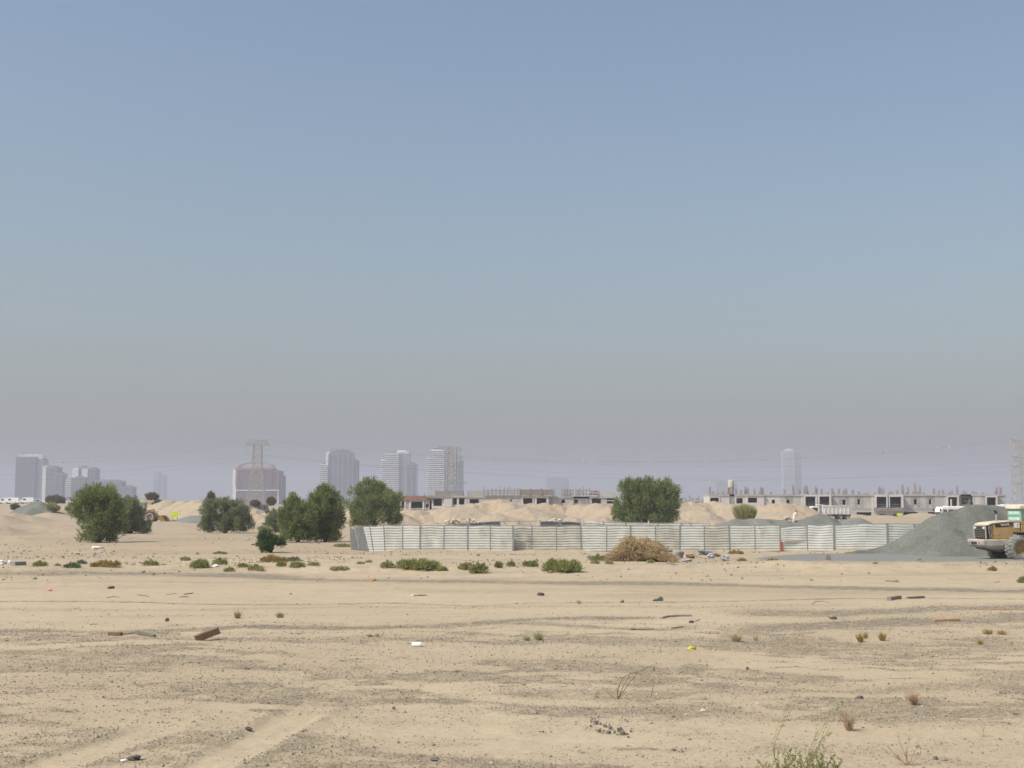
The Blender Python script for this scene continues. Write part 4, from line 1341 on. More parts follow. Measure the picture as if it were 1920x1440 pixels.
# ------------------------------------------------------------------ gravel piles
def gravel_mat(name, a, b, dk=None):
    m, nt, out = _new(name)
    p = nt.nodes.new('ShaderNodeBsdfPrincipled'); p.inputs['Roughness'].default_value = .95; p.inputs['Specular IOR Level'].default_value = .1
    geo = nt.nodes.new('ShaderNodeNewGeometry'); pos = geo.outputs['Position']
    n1 = noise(nt, 5, 7, .85, pos); r1 = ramp(nt, n1.outputs['Fac'], .38, .62)
    n2 = noise(nt, .35, 6, .65, pos); r2 = ramp(nt, n2.outputs['Fac'], .35, .68)
    c = mixc(nt, r1.outputs['Color'], a, b)
    c = mixc(nt, mth(nt, 'MULTIPLY', r2.outputs['Color'], .5), c, dk or tuple(x * .72 for x in a))
    nt.links.new(c, p.inputs['Base Color'])
    b1 = noise(nt, 6, 6, .8, pos)
    bp = nt.nodes.new('ShaderNodeBump'); bp.inputs['Strength'].default_value = .7; bp.inputs['Distance'].default_value = .12
    nt.links.new(b1.outputs['Fac'], bp.inputs['Height']); nt.links.new(bp.outputs['Normal'], p.inputs['Normal'])
    nt.links.new(p.outputs[0], out.inputs['Surface'])
    return m


M['gravel_pile'] = gravel_mat('crushed_stone', (.135, .143, .122), (.245, .25, .215))
M['gravel_far'] = gravel_mat('crushed_stone_dusty', (.18, .185, .16), (.285, .285, .25))


def pile(label, peaks, m, D, slope=.66, extra=(), res=.22, seed=0, z0=0.0, name='gravel_pile', group='piles of crushed stone', foot=1.2):
    """peaks: (px, ytop, depth offset); cones joined by ridges between neighbours"""
    P = []
    for (px, yt, dd) in peaks:
        p = at(px, yt, D + dd); P.append((p.x, D + dd, max(.15, p.z - z0)))
    hmax = max(p[2] for p in P); pad = hmax / slope + 3
    x0, x1 = min(p[0] for p in P) - pad, max(p[0] for p in P) + pad
    y0, y1 = min(p[1] for p in P) - pad, max(p[1] for p in P) + pad
    xs = np.arange(x0, x1, res); ys = np.arange(y0, y1, res)
    X, Y = np.meshgrid(xs, ys)
    wx = (fbm(X / 3, Y / 3, seed, 3) - .5) * 1.4; wy = (fbm(X / 3, Y / 3, seed + 5, 3) - .5) * 1.4
    Z = np.full(X.shape, -9.0)
    seg = list(zip(P[:-1], P[1:])) if len(P) > 1 else [(P[0], P[0])]
    for (a, b) in seg:
        dx, dy = b[0] - a[0], b[1] - a[1]; L2 = dx * dx + dy * dy + 1e-9
        t = np.clip(((X + wx - a[0]) * dx + (Y + wy - a[1]) * dy) / L2, 0, 1)
        r = np.hypot(X + wx - a[0] - t * dx, Y + wy - a[1] - t * dy)
        h = a[2] + (b[2] - a[2]) * t
        Z = np.maximum(Z, h + .28 - slope * np.sqrt(r * r + .18))
    for (px, yt, dd) in extra:                       # later truckloads dumped against the side
        q = at(px, yt, D + dd); r = np.sqrt((X + wx - q.x) ** 2 + (Y + wy - D - dd) ** 2 + .1)
        Z = np.maximum(Z, q.z + .2 - slope * .92 * r)
    Z = Z + .30 * (fbm(X / .8, Y / .8, seed + 9, 4) - .5) + .45 * (fbm(X / 2.6, Y / 2.6, seed + 19, 3) - .5) * np.clip(Z, 0, 1)
    # slumped foot
    Z = np.where(Z < foot * .5, (Z + foot) ** 2 / (3 * foot) * .75 - .0 * Z, Z) if False else Z
    Z = Z + z0
    keep = Z > z0 - .5
    nr, nc = X.shape
    idx = np.arange(nr * nc).reshape(nr, nc)
    F = np.stack([idx[:-1, :-1], idx[:-1, 1:], idx[1:, 1:], idx[1:, :-1]], -1).reshape(-1, 4)
    kf = keep.ravel()[F].any(1); F = F[kf]
    used = np.unique(F); rm = np.full(nr * nc, -1); rm[used] = np.arange(len(used))
    V = np.stack([X, Y, np.maximum(Z, z0 - .6)], -1).reshape(-1, 3)[used]; F = rm[F]
    c = np.array([V[:, 0].mean(), V[:, 1].mean(), z0]); V = V - c
    o = link(name, mesh_np(name, V, F, True), None, tuple(c), [m])
    tag(o, label, 'gravel pile', group)
    return o


pile('huge grey crushed-stone pile behind the yellow loader', [(1716, 1004, .5), (1745, 982, .8), (1778, 962, 1), (1812, 950.5, 1.5), (1850, 948, 2), (1886, 950, 2.5), (1960, 953, 3.5), (2040, 965, 4)], M['gravel_pile'], 93.0, .64, ((1745, 1006, -2.6), (1790, 992, -3.0), (1830, 1000, -3.6), (1700, 1026, -1.6), (1872, 985, -3.2)), .16, 3)
pile('low tail of crushed stone spilling left from the huge pile along the fence foot', [(1590, 1038, 0), (1640, 1030, .5), (1680, 1019, .6), (1712, 1006, .5)], M['gravel_pile'], 93.0, .5, (), .14, 8, group=None)
pile('pale grey gravel pile rising over the fence left of the crouching figure', [(1352, 981, 0), (1380, 973, 0), (1410, 973.5, 1), (1440, 974.5, 0), (1470, 976, 1)], M['gravel_far'], 150.0, .55, (), .3, 12)
pile('dark grey gravel pile over the fence below the white dump truck', [(1512, 971, 0), (1528, 965, 0), (1545, 965.5, 0), (1560, 973, 1)], M['gravel_pile'], 150.0, .6, (), .25, 21)
pile('small conical grey pile right of the dump truck above the fence', [(1602, 970.5, 0), (1612, 971, 0)], M['gravel_far'], 150.0, .55, (), .25, 31)
pile('grey gravel heap on the sand rise at the far left below the lettered tower', [(56, 944, 0), (66, 938.5, 0), (78, 941, -2), (90, 954, -4)], M['gravel_pile'], 265.0, .62, (), .35, 41, z0=.9)
pile('low pale gravel heap between the distant loader and the round-topped bushes', [(350, 970, 0), (362, 967.5, 0), (376, 968, 0), (392, 972, 0)], M['gravel_far'], 235.0, .42, (), .3, 51)

# ------------------------------------------------------------------ white corrugated hoarding
FD = 100.2                                            # distance of the front fence
PITCH_R = .195


def corr_panel(mb, A, B, z0a, z0b, z1a, z1b, nrm, depth=.085, wave=0.0, seed=0, lean=0.0, nseg=5):
    """horizontal corrugation between ground points A and B (2D), bottom/top heights at both ends; nrm points to the viewer"""
    rr = np.random.default_rng(seed); ph = rr.uniform(0, 6.28, 3)
    H = max(z1a - z0a, z1b - z0b); rows = [(0.0, 0)]
    n = int(round(H / PITCH_R))
    for i in range(n):
        b = i / n
        rows += [(b + .20 / n, 0), (b + .30 / n, 1), (b + .88 / n, 1), (b + .98 / n, 0)]
    rows.append((1.0, 0))
    base = len(mb.v); vs, fs = [], []
    for j in range(nseg + 1):
        t = j / nseg
        for (u, o) in rows:
            zb = z0a + (z0b - z0a) * t; zt = z1a + (z1b - z1a) * t
            w_ = wave * (math.sin(3 * u + ph[0]) * math.sin(6.28 * t + ph[1]) + .5 * math.sin(9 * t + ph[2] + 4 * u)) * math.sin(math.pi * min(1, max(0, t)))
            off = o * depth + w_ - lean * u
            x = A[0] + (B[0] - A[0]) * t + nrm[0] * off; y = A[1] + (B[1] - A[1]) * t + nrm[1] * off
            sag = wave * .8 * math.sin(6.28 * t + ph[2]) * u
            vs.append((x, y, zb + (zt - zb) * u + sag))
    m = len(rows)
    for j in range(nseg):
        for i in range(m - 1):
            a = j * m + i
            fs.append((a, a + m, a + m + 1, a + 1))
    mb.add(vs, fs)


def front_fence():
    root = empty('hoarding_fence', (at(1215, 1033, FD).x, FD, 0), 0, 'long white corrugated hoarding fence with grey posts across the middle distance', 'fence')
    ox, oy = root.location.x, root.location.y
    posts = [(690, 1), (722.5, 0), (755.5, 0), (788, 2), (832.5, 0), (877, 2), (919.5, 0), (962, 2), (997.5, 0), (1043, 0), (1090, 2), (1136.7, 0), (1182, 2), (1228.5, 0), (1274, 2), (1320, 0), (1368, 2), (1415, 0), (1462.5, 2),
             (1513.5, 0), (1563.5, 3), (1613, -1), (1663.5, 3), (1714.5, 0), (1765, 2), (1812, 0), (1860, 2), (1908, 0), (1955, 2), (2003, 0), (2050, 2)]
    ytop = {690: 987.5, 722.5: 985.5, 755.5: 985, 788: 985, 832.5: 985.5, 877: 985.5, 919.5: 985.5, 962: 986, 997.5: 986.5, 1043: 986.5, 1090: 985.5, 1136.7: 986, 1182: 986.5, 1228.5: 986.5, 1274: 986.5, 1320: 986, 1368: 985.5, 1415: 985, 1462.5: 985, 1513.5: 984.5, 1563.5: 984, 1613: 983.5, 1663.5: 982.5, 1714.5: 983}
    ybot = lambda px: 1033 + .8 * math.sin(px * .02)
    def X(px): return at(px, 1000, FD).x - ox
    def Zt(px): return at(px, ytop.get(px, 983), FD).z
    def Zb(px): return at(px, ybot(px), FD).z - .05
    for i in range(len(posts) - 1):
        (a, ka), (b, kb) = posts[i], posts[i + 1]
        if kb == -1: continue
        if ka == -1: a = posts[i - 1][0]
        mb = MB()
        xa, xb = X(a) + .03, X(b) - .03
        off = 0.0
        wv = (.015, .03, .02, .045)[i % 4]
        lx = 0.0
        if a == 962: off = .55                        # a panel standing behind the line of the others
        if a == 1563.5: wv = .06
        if a in (1228.5, 1513.5): wv = .05
        za0, zb0, za1, zb1 = Zb(a), Zb(b), Zt(a) - .04, Zt(b) - .04
        if a == 962:
            za1 -= .05
        if a == 1462.5:
            # torn panel: upper sheet bent, lower sheet whole, a flap hanging loose
            zm0 = za0 + (za1 - za0) * .42; zm1 = zb0 + (zb1 - zb0) * .42
            corr_panel(mb, (xa, off), (xb, off), za0, zb0, zm0 - .03, zm1 - .02, (0, -1), wave=.015, seed=i)
            o = mb.build('fence_panel', M['panel_white'], root)
            m2 = MB(); corr_panel(m2, (xa, -.26), (xb, -.03), zm0 + .06, zm1 - .02, za1 - .16, zb1 - .05, (0, -1), wave=.035, seed=i + 50, lean=.14, nseg=10)
            m2.build('fence_panel', M['panel_white'], root)
            continue
        if a == 690:
            # first panel leans: its left edge tops out further left
            A0 = X(693.5); B0 = X(722.5) - .02
            vs0 = len(mb.v); corr_panel(mb, (A0, 0), (B0 + .1, 0), za0, zb0, za1, zb1, (0, -1), wave=.02, seed=i)
            mb.v = [(v[0] - (v[2] - za0) / 2.0 * (.48 * (1 - (v[0] - A0) / (B0 - A0)) + .05), v[1], v[2]) for v in mb.v]
        else:
            corr_panel(mb, (xa, off), (xb, off), za0, zb0, za1, zb1, (0, -1), wave=wv, seed=i, nseg=10 if wv > .03 else 5)
        mb.build('fence_panel', M[{1563.5: 'panel_bright', 690: 'panel_bright', 755.5: 'panel_bright', 962: 'panel_cream', 1043: 'panel_cream', 997.5: 'panel_cream', 1228.5: 'panel_cream', 1320: 'panel_cream', 1513.5: 'panel_bright'}.get(a, 'panel_white')], root)
    for (p, k) in posts:
        if k == -1: continue
        b = MB(); w = (.035, .04, .065, .085)[k]
        x = X(p); dx = {690: 0, 722.5: -.12, 755.5: -.03, 1090: -.05, 1274: .04, 1368: -.06, 1513.5: -.05, 1136.7: .03}.get(p, 0)
        if p == 690: continue
        if p in (701,): dx = -.2
        vs = [(x - w, -.10), (x + w, -.10), (x + w, -.052), (x - w, -.052)]
        z0_, z1_ = -.25, Zt(p) + (.05 if k else .0)
        b.add([(q[0], q[1], z0_) for q in vs] + [(q[0] + dx, q[1], z1_) for q in vs], [(3, 2, 1, 0), (4, 5, 6, 7), (0, 1, 5, 4), (1, 2, 6, 5), (2, 3, 7, 6), (3, 0, 4, 7)])
        b.build('fence_post', M['post'], root)
    b = MB(); x = X(701.5)
    b.add([(x - .03, -.1, -.2), (x + .03, -.1, -.2), (x + .03, -.055, -.2), (x - .03, -.055, -.2), (x - .37, -.1, Zt(690)), (x - .31, -.1, Zt(690)), (x - .31, -.055, Zt(690)), (x - .37, -.055, Zt(690))], [(3, 2, 1, 0), (4, 5, 6, 7), (0, 1, 5, 4), (1, 2, 6, 5), (2, 3, 7, 6), (3, 0, 4, 7)])
    b.build('fence_post', M['post'], root)
    # top rail
    r = MB(); pl = [(X(p), -.075, Zt(p) + .015) for (p, k) in posts if k != -1]
    pl[0] = (X(690) - .9, -.075, Zt(690) - .02)
    r.tube(pl, .028, 5); r.build('top_rail', M['post'], root)
    # return panel at the left end: back of a grey sheet, split by a jagged tear, leaning
    def Q(px, py, D): v = at(px, py, D); return (v.x - ox, v.y - oy, v.z)
    c = [(665, 995, 668, 1033), (667.5, 1000, 0, 0), (666.5, 1004, 0, 0), (669.5, 1010, 0, 0), (669, 1015, 0, 0), (672, 1021, 0, 0), (671.5, 1026, 0, 0), (674.5, 1031, 0, 0)]
    crack = [(665, 992), (667.5, 998), (666.5, 1003), (669.5, 1009), (669, 1015), (671.8, 1021), (671.2, 1026), (674, 1033)]
    Dl, Dr = 102.2, 100.3
    def Dp(px): return Dl + (Dr - Dl) * (px - 655) / 38
    def sheet(poly):
        b = MB(); n = len(poly)
        f = [Q(x, y, Dp(x)) for (x, y) in poly]; bk = [(v[0] + .012, v[1] + .03, v[2]) for v in f]
        b.add(f + bk, [tuple(range(n)), tuple(range(2 * n - 1, n - 1, -1))] + [(i, i + n, (i + 1) % n + n, (i + 1) % n) for i in range(n)])
        return b
    left = [(656, 990)] + [(x - .9, y) for x, y in crack] + [(672, 1034.5), (658, 1034.5)]
    right = [(680.5, 988.5), (692.5, 1033.5), (676, 1034.5)] + [(x + .7, y) for x, y in reversed(crack)] + [(665.8, 989.5)]
    sheet(left[::-1]).build('return_panel', M['panel_grey'], root); sheet(right[::-1]).build('return_panel', M['panel_grey'], root)
    # loose struts poking over the top
    for (x0, y0, x1, y1) in ((1317, 975, 1334, 998), (1208, 983, 1215, 996), (1416, 978, 1424, 990), (1416, 978, 1425, 991), (1600, 974, 1607, 984), (1708, 976, 1713, 984)):
        s = MB(); s.tube([Q(x0, y0, FD + 1.2), Q(x1, y1, FD - .13)], .03, 5); s.build('leaning_strut', M['post'], root)
    q = MB(); v = Q(1465, 1031, FD - .14); q.prism([(v[0] - .09, -.1), (v[0] + .12, -.1), (v[0] + .10, .78), (v[0] - .06, .72)], v[1] - .03, v[1] + .03); q.build('red_post', M['rust_red'], root)


front_fence()


def rear_fence():
    D = 116.0
    root = empty('rear_fence', (at(1100, 1000, D).x, D, 0), 0, 'second broken hoarding line just behind the white fence, with bare posts and dark grey sheets', 'fence')
    ox = root.location.x
    X = lambda p: at(p, 1000, D).x - ox
    Zt = lambda y: at(1000, y, D).z
    def pan(a, b, ya, yb, m, drop=0.0, wv=.03):
        mb = MB(); corr_panel(mb, (X(a), 0), (X(b), 0), .0, .0, Zt(ya), Zt(yb), (0, -1), wave=wv, seed=int(a)); mb.build('fence_panel', M[m], root)
    pan(840, 880, 986, 981.5, 'panel_grey'); pan(882, 937, 980.5, 977, 'panel_grey'); pan(1014, 1051, 977.5, 977.5, 'panel_grey'); pan(1053, 1089, 978, 979, 'panel_grey')
    pan(1093, 1130, 978, 979.5, 'panel_white'); pan(1132, 1172, 980, 981, 'panel_white'); pan(1174, 1232, 980.5, 981.5, 'panel_white'); pan(1234, 1276, 981, 982, 'panel_white')
    pan(1278, 1330, 981.5, 983, 'panel_white')
    for (p, y) in ((838, 984), (881, 980), (938, 976), (973.5, 976.5), (1013, 975.5), (1052, 977), (1091, 975), (1131, 977), (1173, 979), (1216, 976.5), (1233, 979.5), (1277, 979), (1295, 979), (1331, 981)):
        b = MB(); w = .06 if p in (938, 1091, 1216) else .04; b.box(X(p) - w, X(p) + w, -.12, -.062, -.2, Zt(y)); b.build('fence_post', M['plaster'] if p in (1091, 1216) else M['post'], root)
    for (a, ya, b_, yb) in ((938, 977, 1013, 976.5), (1131, 979, 1330, 981)):
        r = MB(); r.tube([(X(a), -.09, Zt(ya)), (X((a + b_) / 2), -.09, Zt((ya + yb) / 2 + .8)), (X(b_), -.09, Zt(yb))], .03, 5); r.build('top_rail', M['post'], root)
    for (x0, y0, x1, y1) in ((906, 979, 911, 986), (942, 978, 951, 985), (1046, 984, 1054, 976), (1048, 976, 1053, 985)):
        s = MB(); s.tube([(X(x0), -.2, Zt(y0)), (X(x1), -.25, Zt(y1))], .035, 5); s.build('leaning_strut', M['post'], root)


rear_fence()

# ------------------------------------------------------------------ wheel loader
def arc(cx, cz, r, a0, a1, n): return [(cx + r * math.cos(R(a0 + (a1 - a0) * i / n)), cz + r * math.sin(R(a0 + (a1 - a0) * i / n))) for i in range(n + 1)]


def loader_wheel(root, x, s, yel, r=.84, w=.64):
    Mx = Matrix.Translation((x, s * 1.08, r))
    t = MB(); t.smooth = True
    t.lathe([(r * .52, -w * .42), (r * .60, -w * .5), (r * .84, -w * .52), (r * .93, -w * .46), (r * .95, -w * .3), (r * .95, w * .3), (r * .93, w * .46), (r * .84, w * .52), (r * .60, w * .5), (r * .52, w * .42)], 40, Mx)
    t.smooth = False
    n = 22
    for i in range(n):
        for side in (-1, 1):
            a = 2 * math.pi * (i + (0.5 if side > 0 else 0)) / n
            L = Mx @ Matrix.Rotation(-a, 4, 'Y')
            t.add([L @ Vector(q) for q in ((r * .92, side * w * .50, -.075), (r * .92, side * w * .03, -.02), (r * .92, side * w * .03, .09), (r * .92, side * w * .50, .045), (r * 1.0, side * w * .47, -.065), (r * 1.0, side * w * .04, -.015), (r * 1.0, side * w * .04, .08), (r * 1.0, side * w * .47, .035))],
                  [(0, 3, 2, 1), (4, 5, 6, 7), (0, 1, 5, 4), (1, 2, 6, 5), (2, 3, 7, 6), (3, 0, 4, 7)])
    o = t.build('wheel', M['tyre'], root)
    h = MB(); h.smooth = True
    h.lathe([(0, -.16), (.13, -.16), (.16, -.10), (.30, -.10), (.40, -.20), (r * .53, -w * .40), (r * .55, -w * .2), (r * .55, w * .2), (r * .53, w * .40), (.40, .20), (.30, .10), (.16, .10), (.13, .16), (0, .16)], 28, Mx)
    h.smooth = False
    for i in range(8):
        a = 2 * math.pi * i / 8
        for q in (-1, 1): h.tube([Mx @ Vector((.23 * math.cos(a), q * .09, .23 * math.sin(a))), Mx @ Vector((.23 * math.cos(a), q * .125, .23 * math.sin(a)))], .022, 6)
    h.build('rim', M['rim'], o)


def wheel_loader(label, loc, rz, yel, bucket_z=.0, letters=True):
    root = empty('wheel_loader', loc, rz, label, 'wheel loader', 'wheel loaders on the site')
    Y_, ST, CR = M[yel], M['steel_dark'], M['cream'] if yel == 'yellow' else M[yel]
    # engine hood, side profile in x (forward) and z
    b = MB(); b.prism([(-1.98, 1.42), (-2.05, 1.75), (-2.10, 2.30), (-1.85, 2.40), (-.45, 2.52), (.40, 2.52), (.40, 1.42)], -.74, .74); b.build('hood', Y_, root, bevel=.05)
    b = MB(); b.prism([(-2.16, 2.305), (-2.12, 2.39), (-1.85, 2.47), (-.45, 2.585), (.40, 2.585), (.40, 2.522), (-.45, 2.524), (-1.85, 2.404)], -.78, .78); b.build('hood_cover', CR, root, bevel=.02)
    # radiator grille on the rear face
    g = MB(); g.prism([(-2.07, 1.46), (-2.20, 1.46), (-2.23, 2.28), (-2.11, 2.28)], -.70, .70)
    o = g.build('grille', M['grille_black'], root)
    g = MB()
    for i in range(6):
        z = 1.56 + i * .112
        g.box(-2.26 - (z - 1.46) * .035, -2.21 - (z - 1.46) * .03, -.60, .60, z - .009, z + .009)
    for s in (-1, 1): g.prism([(-2.26, 1.46), (-2.20, 1.46), (-2.23, 2.22), (-2.29, 2.22)], s * .66 - .04, s * .66 + .04)
    g.box(-2.29, -2.235, -.72, .72, 2.23, 2.30)
    g.build('slat', M['grey_metal'], o)
    for s in (-1, 1):
        l = MB(); l.box(-2.31, -2.24, s * .50 - .10, s * .50 + .10, 2.08, 2.2); l.build('tail_lamp', M['white_paint'], root)
        d = MB(); d.prism([(-2.04, 1.47), (-1.78, 1.47), (-1.78, 2.38), (-2.08, 2.28)], s * .742, s * .752); d.build('side_vent', M['steel_dark'] if s < 0 else M['grey_metal'], root)
        d = MB(); d.prism([(-1.35, 2.17), (-.10, 2.24), (-.10, 2.46), (-1.42, 2.38)], s * .742, s * .754); d.build('name_band', M['black'], root)
        d = MB(); d.prism([(-.06, 2.14), (.34, 2.14), (.34, 2.48), (-.06, 2.46)], s * .742, s * .756); d.build('sticker', M['white_clean'], root)
        d = MB(); d.box(-1.25, -1.0, s * .75 - .008, s * .75 + .008, 1.72, 2.02); d.build('warning_sticker', M['grey_metal'], root)
        if letters:
            Mx = Matrix.Translation((-.70, s * .757, 2.33)) @ Matrix.Rotation(R(3.5) * (-1 if s < 0 else 1), 4, 'Y') @ (Matrix.Rotation(math.pi, 4, 'Z') if s > 0 else Matrix.Identity(4)) @ Matrix.Rotation(math.pi / 2, 4, 'X')
            text_mesh('lettering', 'WA470', .19, M['white_clean'], root, Mx, .003)
    # counterweight, tapering underneath
    c = MB()
    def ring(z, xr, xf, hw, ch): return [(xf, -hw, z), (xr + ch, -hw, z), (xr, -hw + ch, z), (xr, hw - ch, z), (xr + ch, hw, z), (xf, hw, z)]
    rg = [ring(.76, -1.75, -.95, .55, .12), ring(.96, -2.50, -.90, .80, .16), ring(1.05, -2.66, -.85, .86, .14), ring(1.36, -2.69, -.85, .88, .14), ring(1.42, -2.64, -.87, .84, .14)]
    vs = [p for q in rg for p in q]; fs = []
    for i in range(len(rg) - 1):
        for k in range(6): fs.append((i * 6 + k, (i + 1) * 6 + k, (i + 1) * 6 + (k + 1) % 6, i * 6 + (k + 1) % 6))
    fs += [tuple(range(6)), tuple(range(len(vs) - 1, len(vs) - 7, -1))]
    c.add(vs, fs); o = c.build('counterweight', M['weight_paint'], root, bevel=.03)
    d = MB(); d.box(-2.715, -2.65, -.30, .30, 1.12, 1.26); d.build('tow_slot', M['black'], o)
    d = MB()
    for s in (-1, 1): d.box(-2.715, -2.67, s * .56 - .06, s * .56 + .06, 1.14, 1.22)
    d.build('reflector', M['rust_red'], o)
    for ob_ in root.children_recursive:
        nm = ob_.name.split('.')[0]
        if nm in ('hood', 'hood_cover'):
            for v in ob_.data.vertices: v.co.x = .4 + (v.co.x - .4) * .9
        elif nm in ('grille', 'slat', 'tail_lamp', 'side_vent', 'counterweight', 'tow_slot', 'reflector'):
            for v in ob_.data.vertices: v.co.x += .24
    # rear and front frames
    f = MB(); f.prism([(-2.0, .80), (-2.0, 1.4), (1.4, 1.4), (1.4, .62), (.3, .55), (-1.0, .62)], -.52, .52); f.box(-.95, .9, -.85, .85, .95, 1.40); f.build('rear_frame', ST, root)
    f = MB(); f.tube([(0, -.9, .84), (0, .9, .84)], .22, 12); f.box(-.3, .3, -.4, .4, .6, 1.05); f.build('rear_axle', ST, root)
    f = MB(); f.tube([(3.3, -.9, .84), (3.3, .9, .84)], .22, 12); f.build('front_axle', ST, root)
    f = MB(); f.prism([(1.45, .62), (1.45, 1.5), (2.2, 2.1), (2.7, 2.15), (3.5, 1.2), (3.9, .75), (3.6, .55), (2.0, .5)], -.45, .45); f.build('front_frame', Y_, root, bevel=.03)
    for x in (0, 3.3):
        for s in (-1, 1): loader_wheel(root, x, s, yel)
    # fenders
    for s in (-1, 1):
        f = MB(); p = arc(0, .84, 1.02, 35, 100, 8); q = arc(0, .84, 1.08, 100, 35, 8); f.prism(p + q, s * .76 if s > 0 else -1.38, 1.38 if s > 0 else s * .76); f.build('fender', ST, root)
        f = MB(); p = arc(3.3, .84, 1.02, 60, 150, 8); q = arc(3.3, .84, 1.08, 150, 60, 8); f.prism(p + q, .76 if s > 0 else -1.38, 1.38 if s > 0 else -.76); f.build('fender', Y_, root)
        l = MB()
        for z in (.65, .95, 1.25): l.box(.95, 1.35, s * 1.02 - .12, s * 1.02 + .12, z - .02, z + .02)
        for x in (.97, 1.33): l.tube([(x, s * 1.02, .6), (x, s * 1.0, 1.45)], .025, 6)
        l.build('ladder', ST, root)
        h = MB(); h.tube([(.0, s * 1.02, 1.75), (.0, s * 1.02, 2.35), (.9, s * 1.0, 2.35), (.9, s * 1.0, 1.75)], .022, 6); h.build('hand_rail', ST, root)
    d = MB(); d.box(-.1, 1.5, -1.05, 1.05, 1.62, 1.72); d.build('deck', M['grey_metal'], root)
    # cab
    CT = Matrix.Translation((.32, 0, 0))
    c = MB(); c.prism([(.14, 1.75), (1.55, 1.75), (1.70, 2.55), (.14, 2.55)], -.74, .74); o = c.build('cab', Y_, root, bevel=.04)
    for (x0, x1, r_) in ((.19, .19, .055), (1.71, 1.55, .055), (.80, .80, .045)):
        for s in (-1, 1):
            p_ = MB(); p_.tube([(x0, s * .69, 2.53), (x1, s * .66, 3.36)], r_, 6); p_.build('pillar', M['grey_metal'], o)
    r = MB(); r.prism([(.02, 3.34), (1.72, 3.34), (1.70, 3.50), (1.4, 3.56), (.25, 3.56), (.05, 3.50)], -.78, .78); r.build('roof', CR, o, bevel=.03)
    for (nm, pts, s) in (('window', [(.24, 2.58), (.75, 2.58), (.75, 3.3), (.22, 3.3)], -1), ('window', [(.86, 2.58), (1.62, 2.58), (1.50, 3.3), (.86, 3.3)], -1), ('window', [(.24, 2.58), (.75, 2.58), (.75, 3.3), (.22, 3.3)], 1), ('window', [(.86, 2.58), (1.62, 2.58), (1.50, 3.3), (.86, 3.3)], 1)):
        w_ = MB(); w_.prism(pts, s * .66, s * .68); w_.build('window', M['cab_glass'], o)
    w_ = MB(); w_.box(.16, .18, -.62, .62, 2.58, 3.3); w_.build('rear_window', M['cab_glass'], o)
    w_ = MB(); w_.prism([(1.64, 2.58), (1.66, 2.58), (1.52, 3.3), (1.50, 3.3)], -.6, .6); w_.build('windscreen', M['cab_glass'], o)
    bl = MB(); bl.box(.135, .156, -.60, .60, 2.98, 3.18); bl.box(.135, .156, -.60, .60, 2.62, 2.80); bl.build('window_blind', M['cab_blind'], o)
    for ob_ in [o] + list(o.children): ob_.data.transform(CT)
    e = MB(); e.tube([(-.98, -.28, 2.5), (-.98, -.28, 3.0), (-1.0, -.28, 3.04)], .06, 10); o = e.build('exhaust_pipe', M['grey_metal'], root)
    e = MB(); e.tube([(-1.0, -.28, 3.03), (-1.02, -.28, 3.14), (-1.10, -.28, 3.22)], .075, 10); e.build('exhaust_cap', M['black'], o)
    # lift arms, linkage and bucket
    bx, bz = 5.15, .42 + bucket_z
    for s in (-1, 1):
        a = MB(); a.prism([(2.3, 1.85), (2.55, 2.1), (3.6, 1.75 + bucket_z * .4), (4.9, bz + .32), (bx, bz + .05), (4.9, bz - .1), (3.4, 1.25 + bucket_z * .4)], s * .62 - .07, s * .62 + .07); a.build('lift_arm', Y_, root)
        h = MB(); h.tube([(1.9, s * .40, 1.0), (3.5, s * .56, 1.35 + bucket_z * .4)], .07, 8); h.build('lift_cylinder', M['grey_metal'], root)
    t = MB(); t.prism([(3.2, 1.3), (3.5, 1.35), (3.75, 2.25), (3.45, 2.35)], -.09, .09); t.tube([(2.3, 0, 2.0), (3.55, 0, 2.25)], .075, 8); t.tube([(3.4, 0, 1.45), (5.05, 0, bz + .55)], .06, 8); t.build('tilt_linkage', Y_, root)
    k = MB(); prof = [(bx, bz + .75), (bx - .08, bz + .25), (bx + .12, bz - .22), (bx + .5, bz - .36), (bx + 1.25, bz - .36), (bx + 1.25, bz - .32), (bx + .5, bz - .29), (bx + .2, bz - .14), (bx + .04, bz + .24), (bx + .08, bz + .72)]
    k.prism(prof, -1.45, 1.45)
    side = [(bx + .02, bz + .74), (bx - .04, bz + .25), (bx + .14, bz - .2), (bx + .5, bz - .33), (bx + 1.24, bz - .33), (bx + .45, bz + .62)]
    for s in (-1, 1): k.prism(side, s * 1.42 - .025, s * 1.42 + .025)
    for i in range(8): y = -1.3 + i * 2.6 / 7; k.prism([(bx + 1.2, bz - .37), (bx + 1.45, bz - .35), (bx + 1.2, bz - .29)], y - .07, y + .07)
    k.build('bucket', M['grey_metal'] if yel == 'yellow' else M['yellow_far'], root)
    return root


LA = R(12)
_p = at(1911, 1054, 81.6)                               # near rear wheel
_ax = Vector((math.cos(LA), math.sin(LA), 0)); _ay = Vector((-math.sin(LA), math.cos(LA), 0))
wheel_loader('dusty yellow wheel loader seen from behind at the right edge before the gravel pile', Vector((_p.x, _p.y, .05)) + _ay * 1.08, LA, 'yellow')
_l2 = at(286, 978, 236.0)
wheel_loader('small distant yellow wheel loader half hidden by the bush, bucket pointing right', (_l2.x - 3.3, _l2.y, max(_l2.z, z1(_l2.x, 236.0)) - .03), R(-4), 'yellow_far', letters=False)
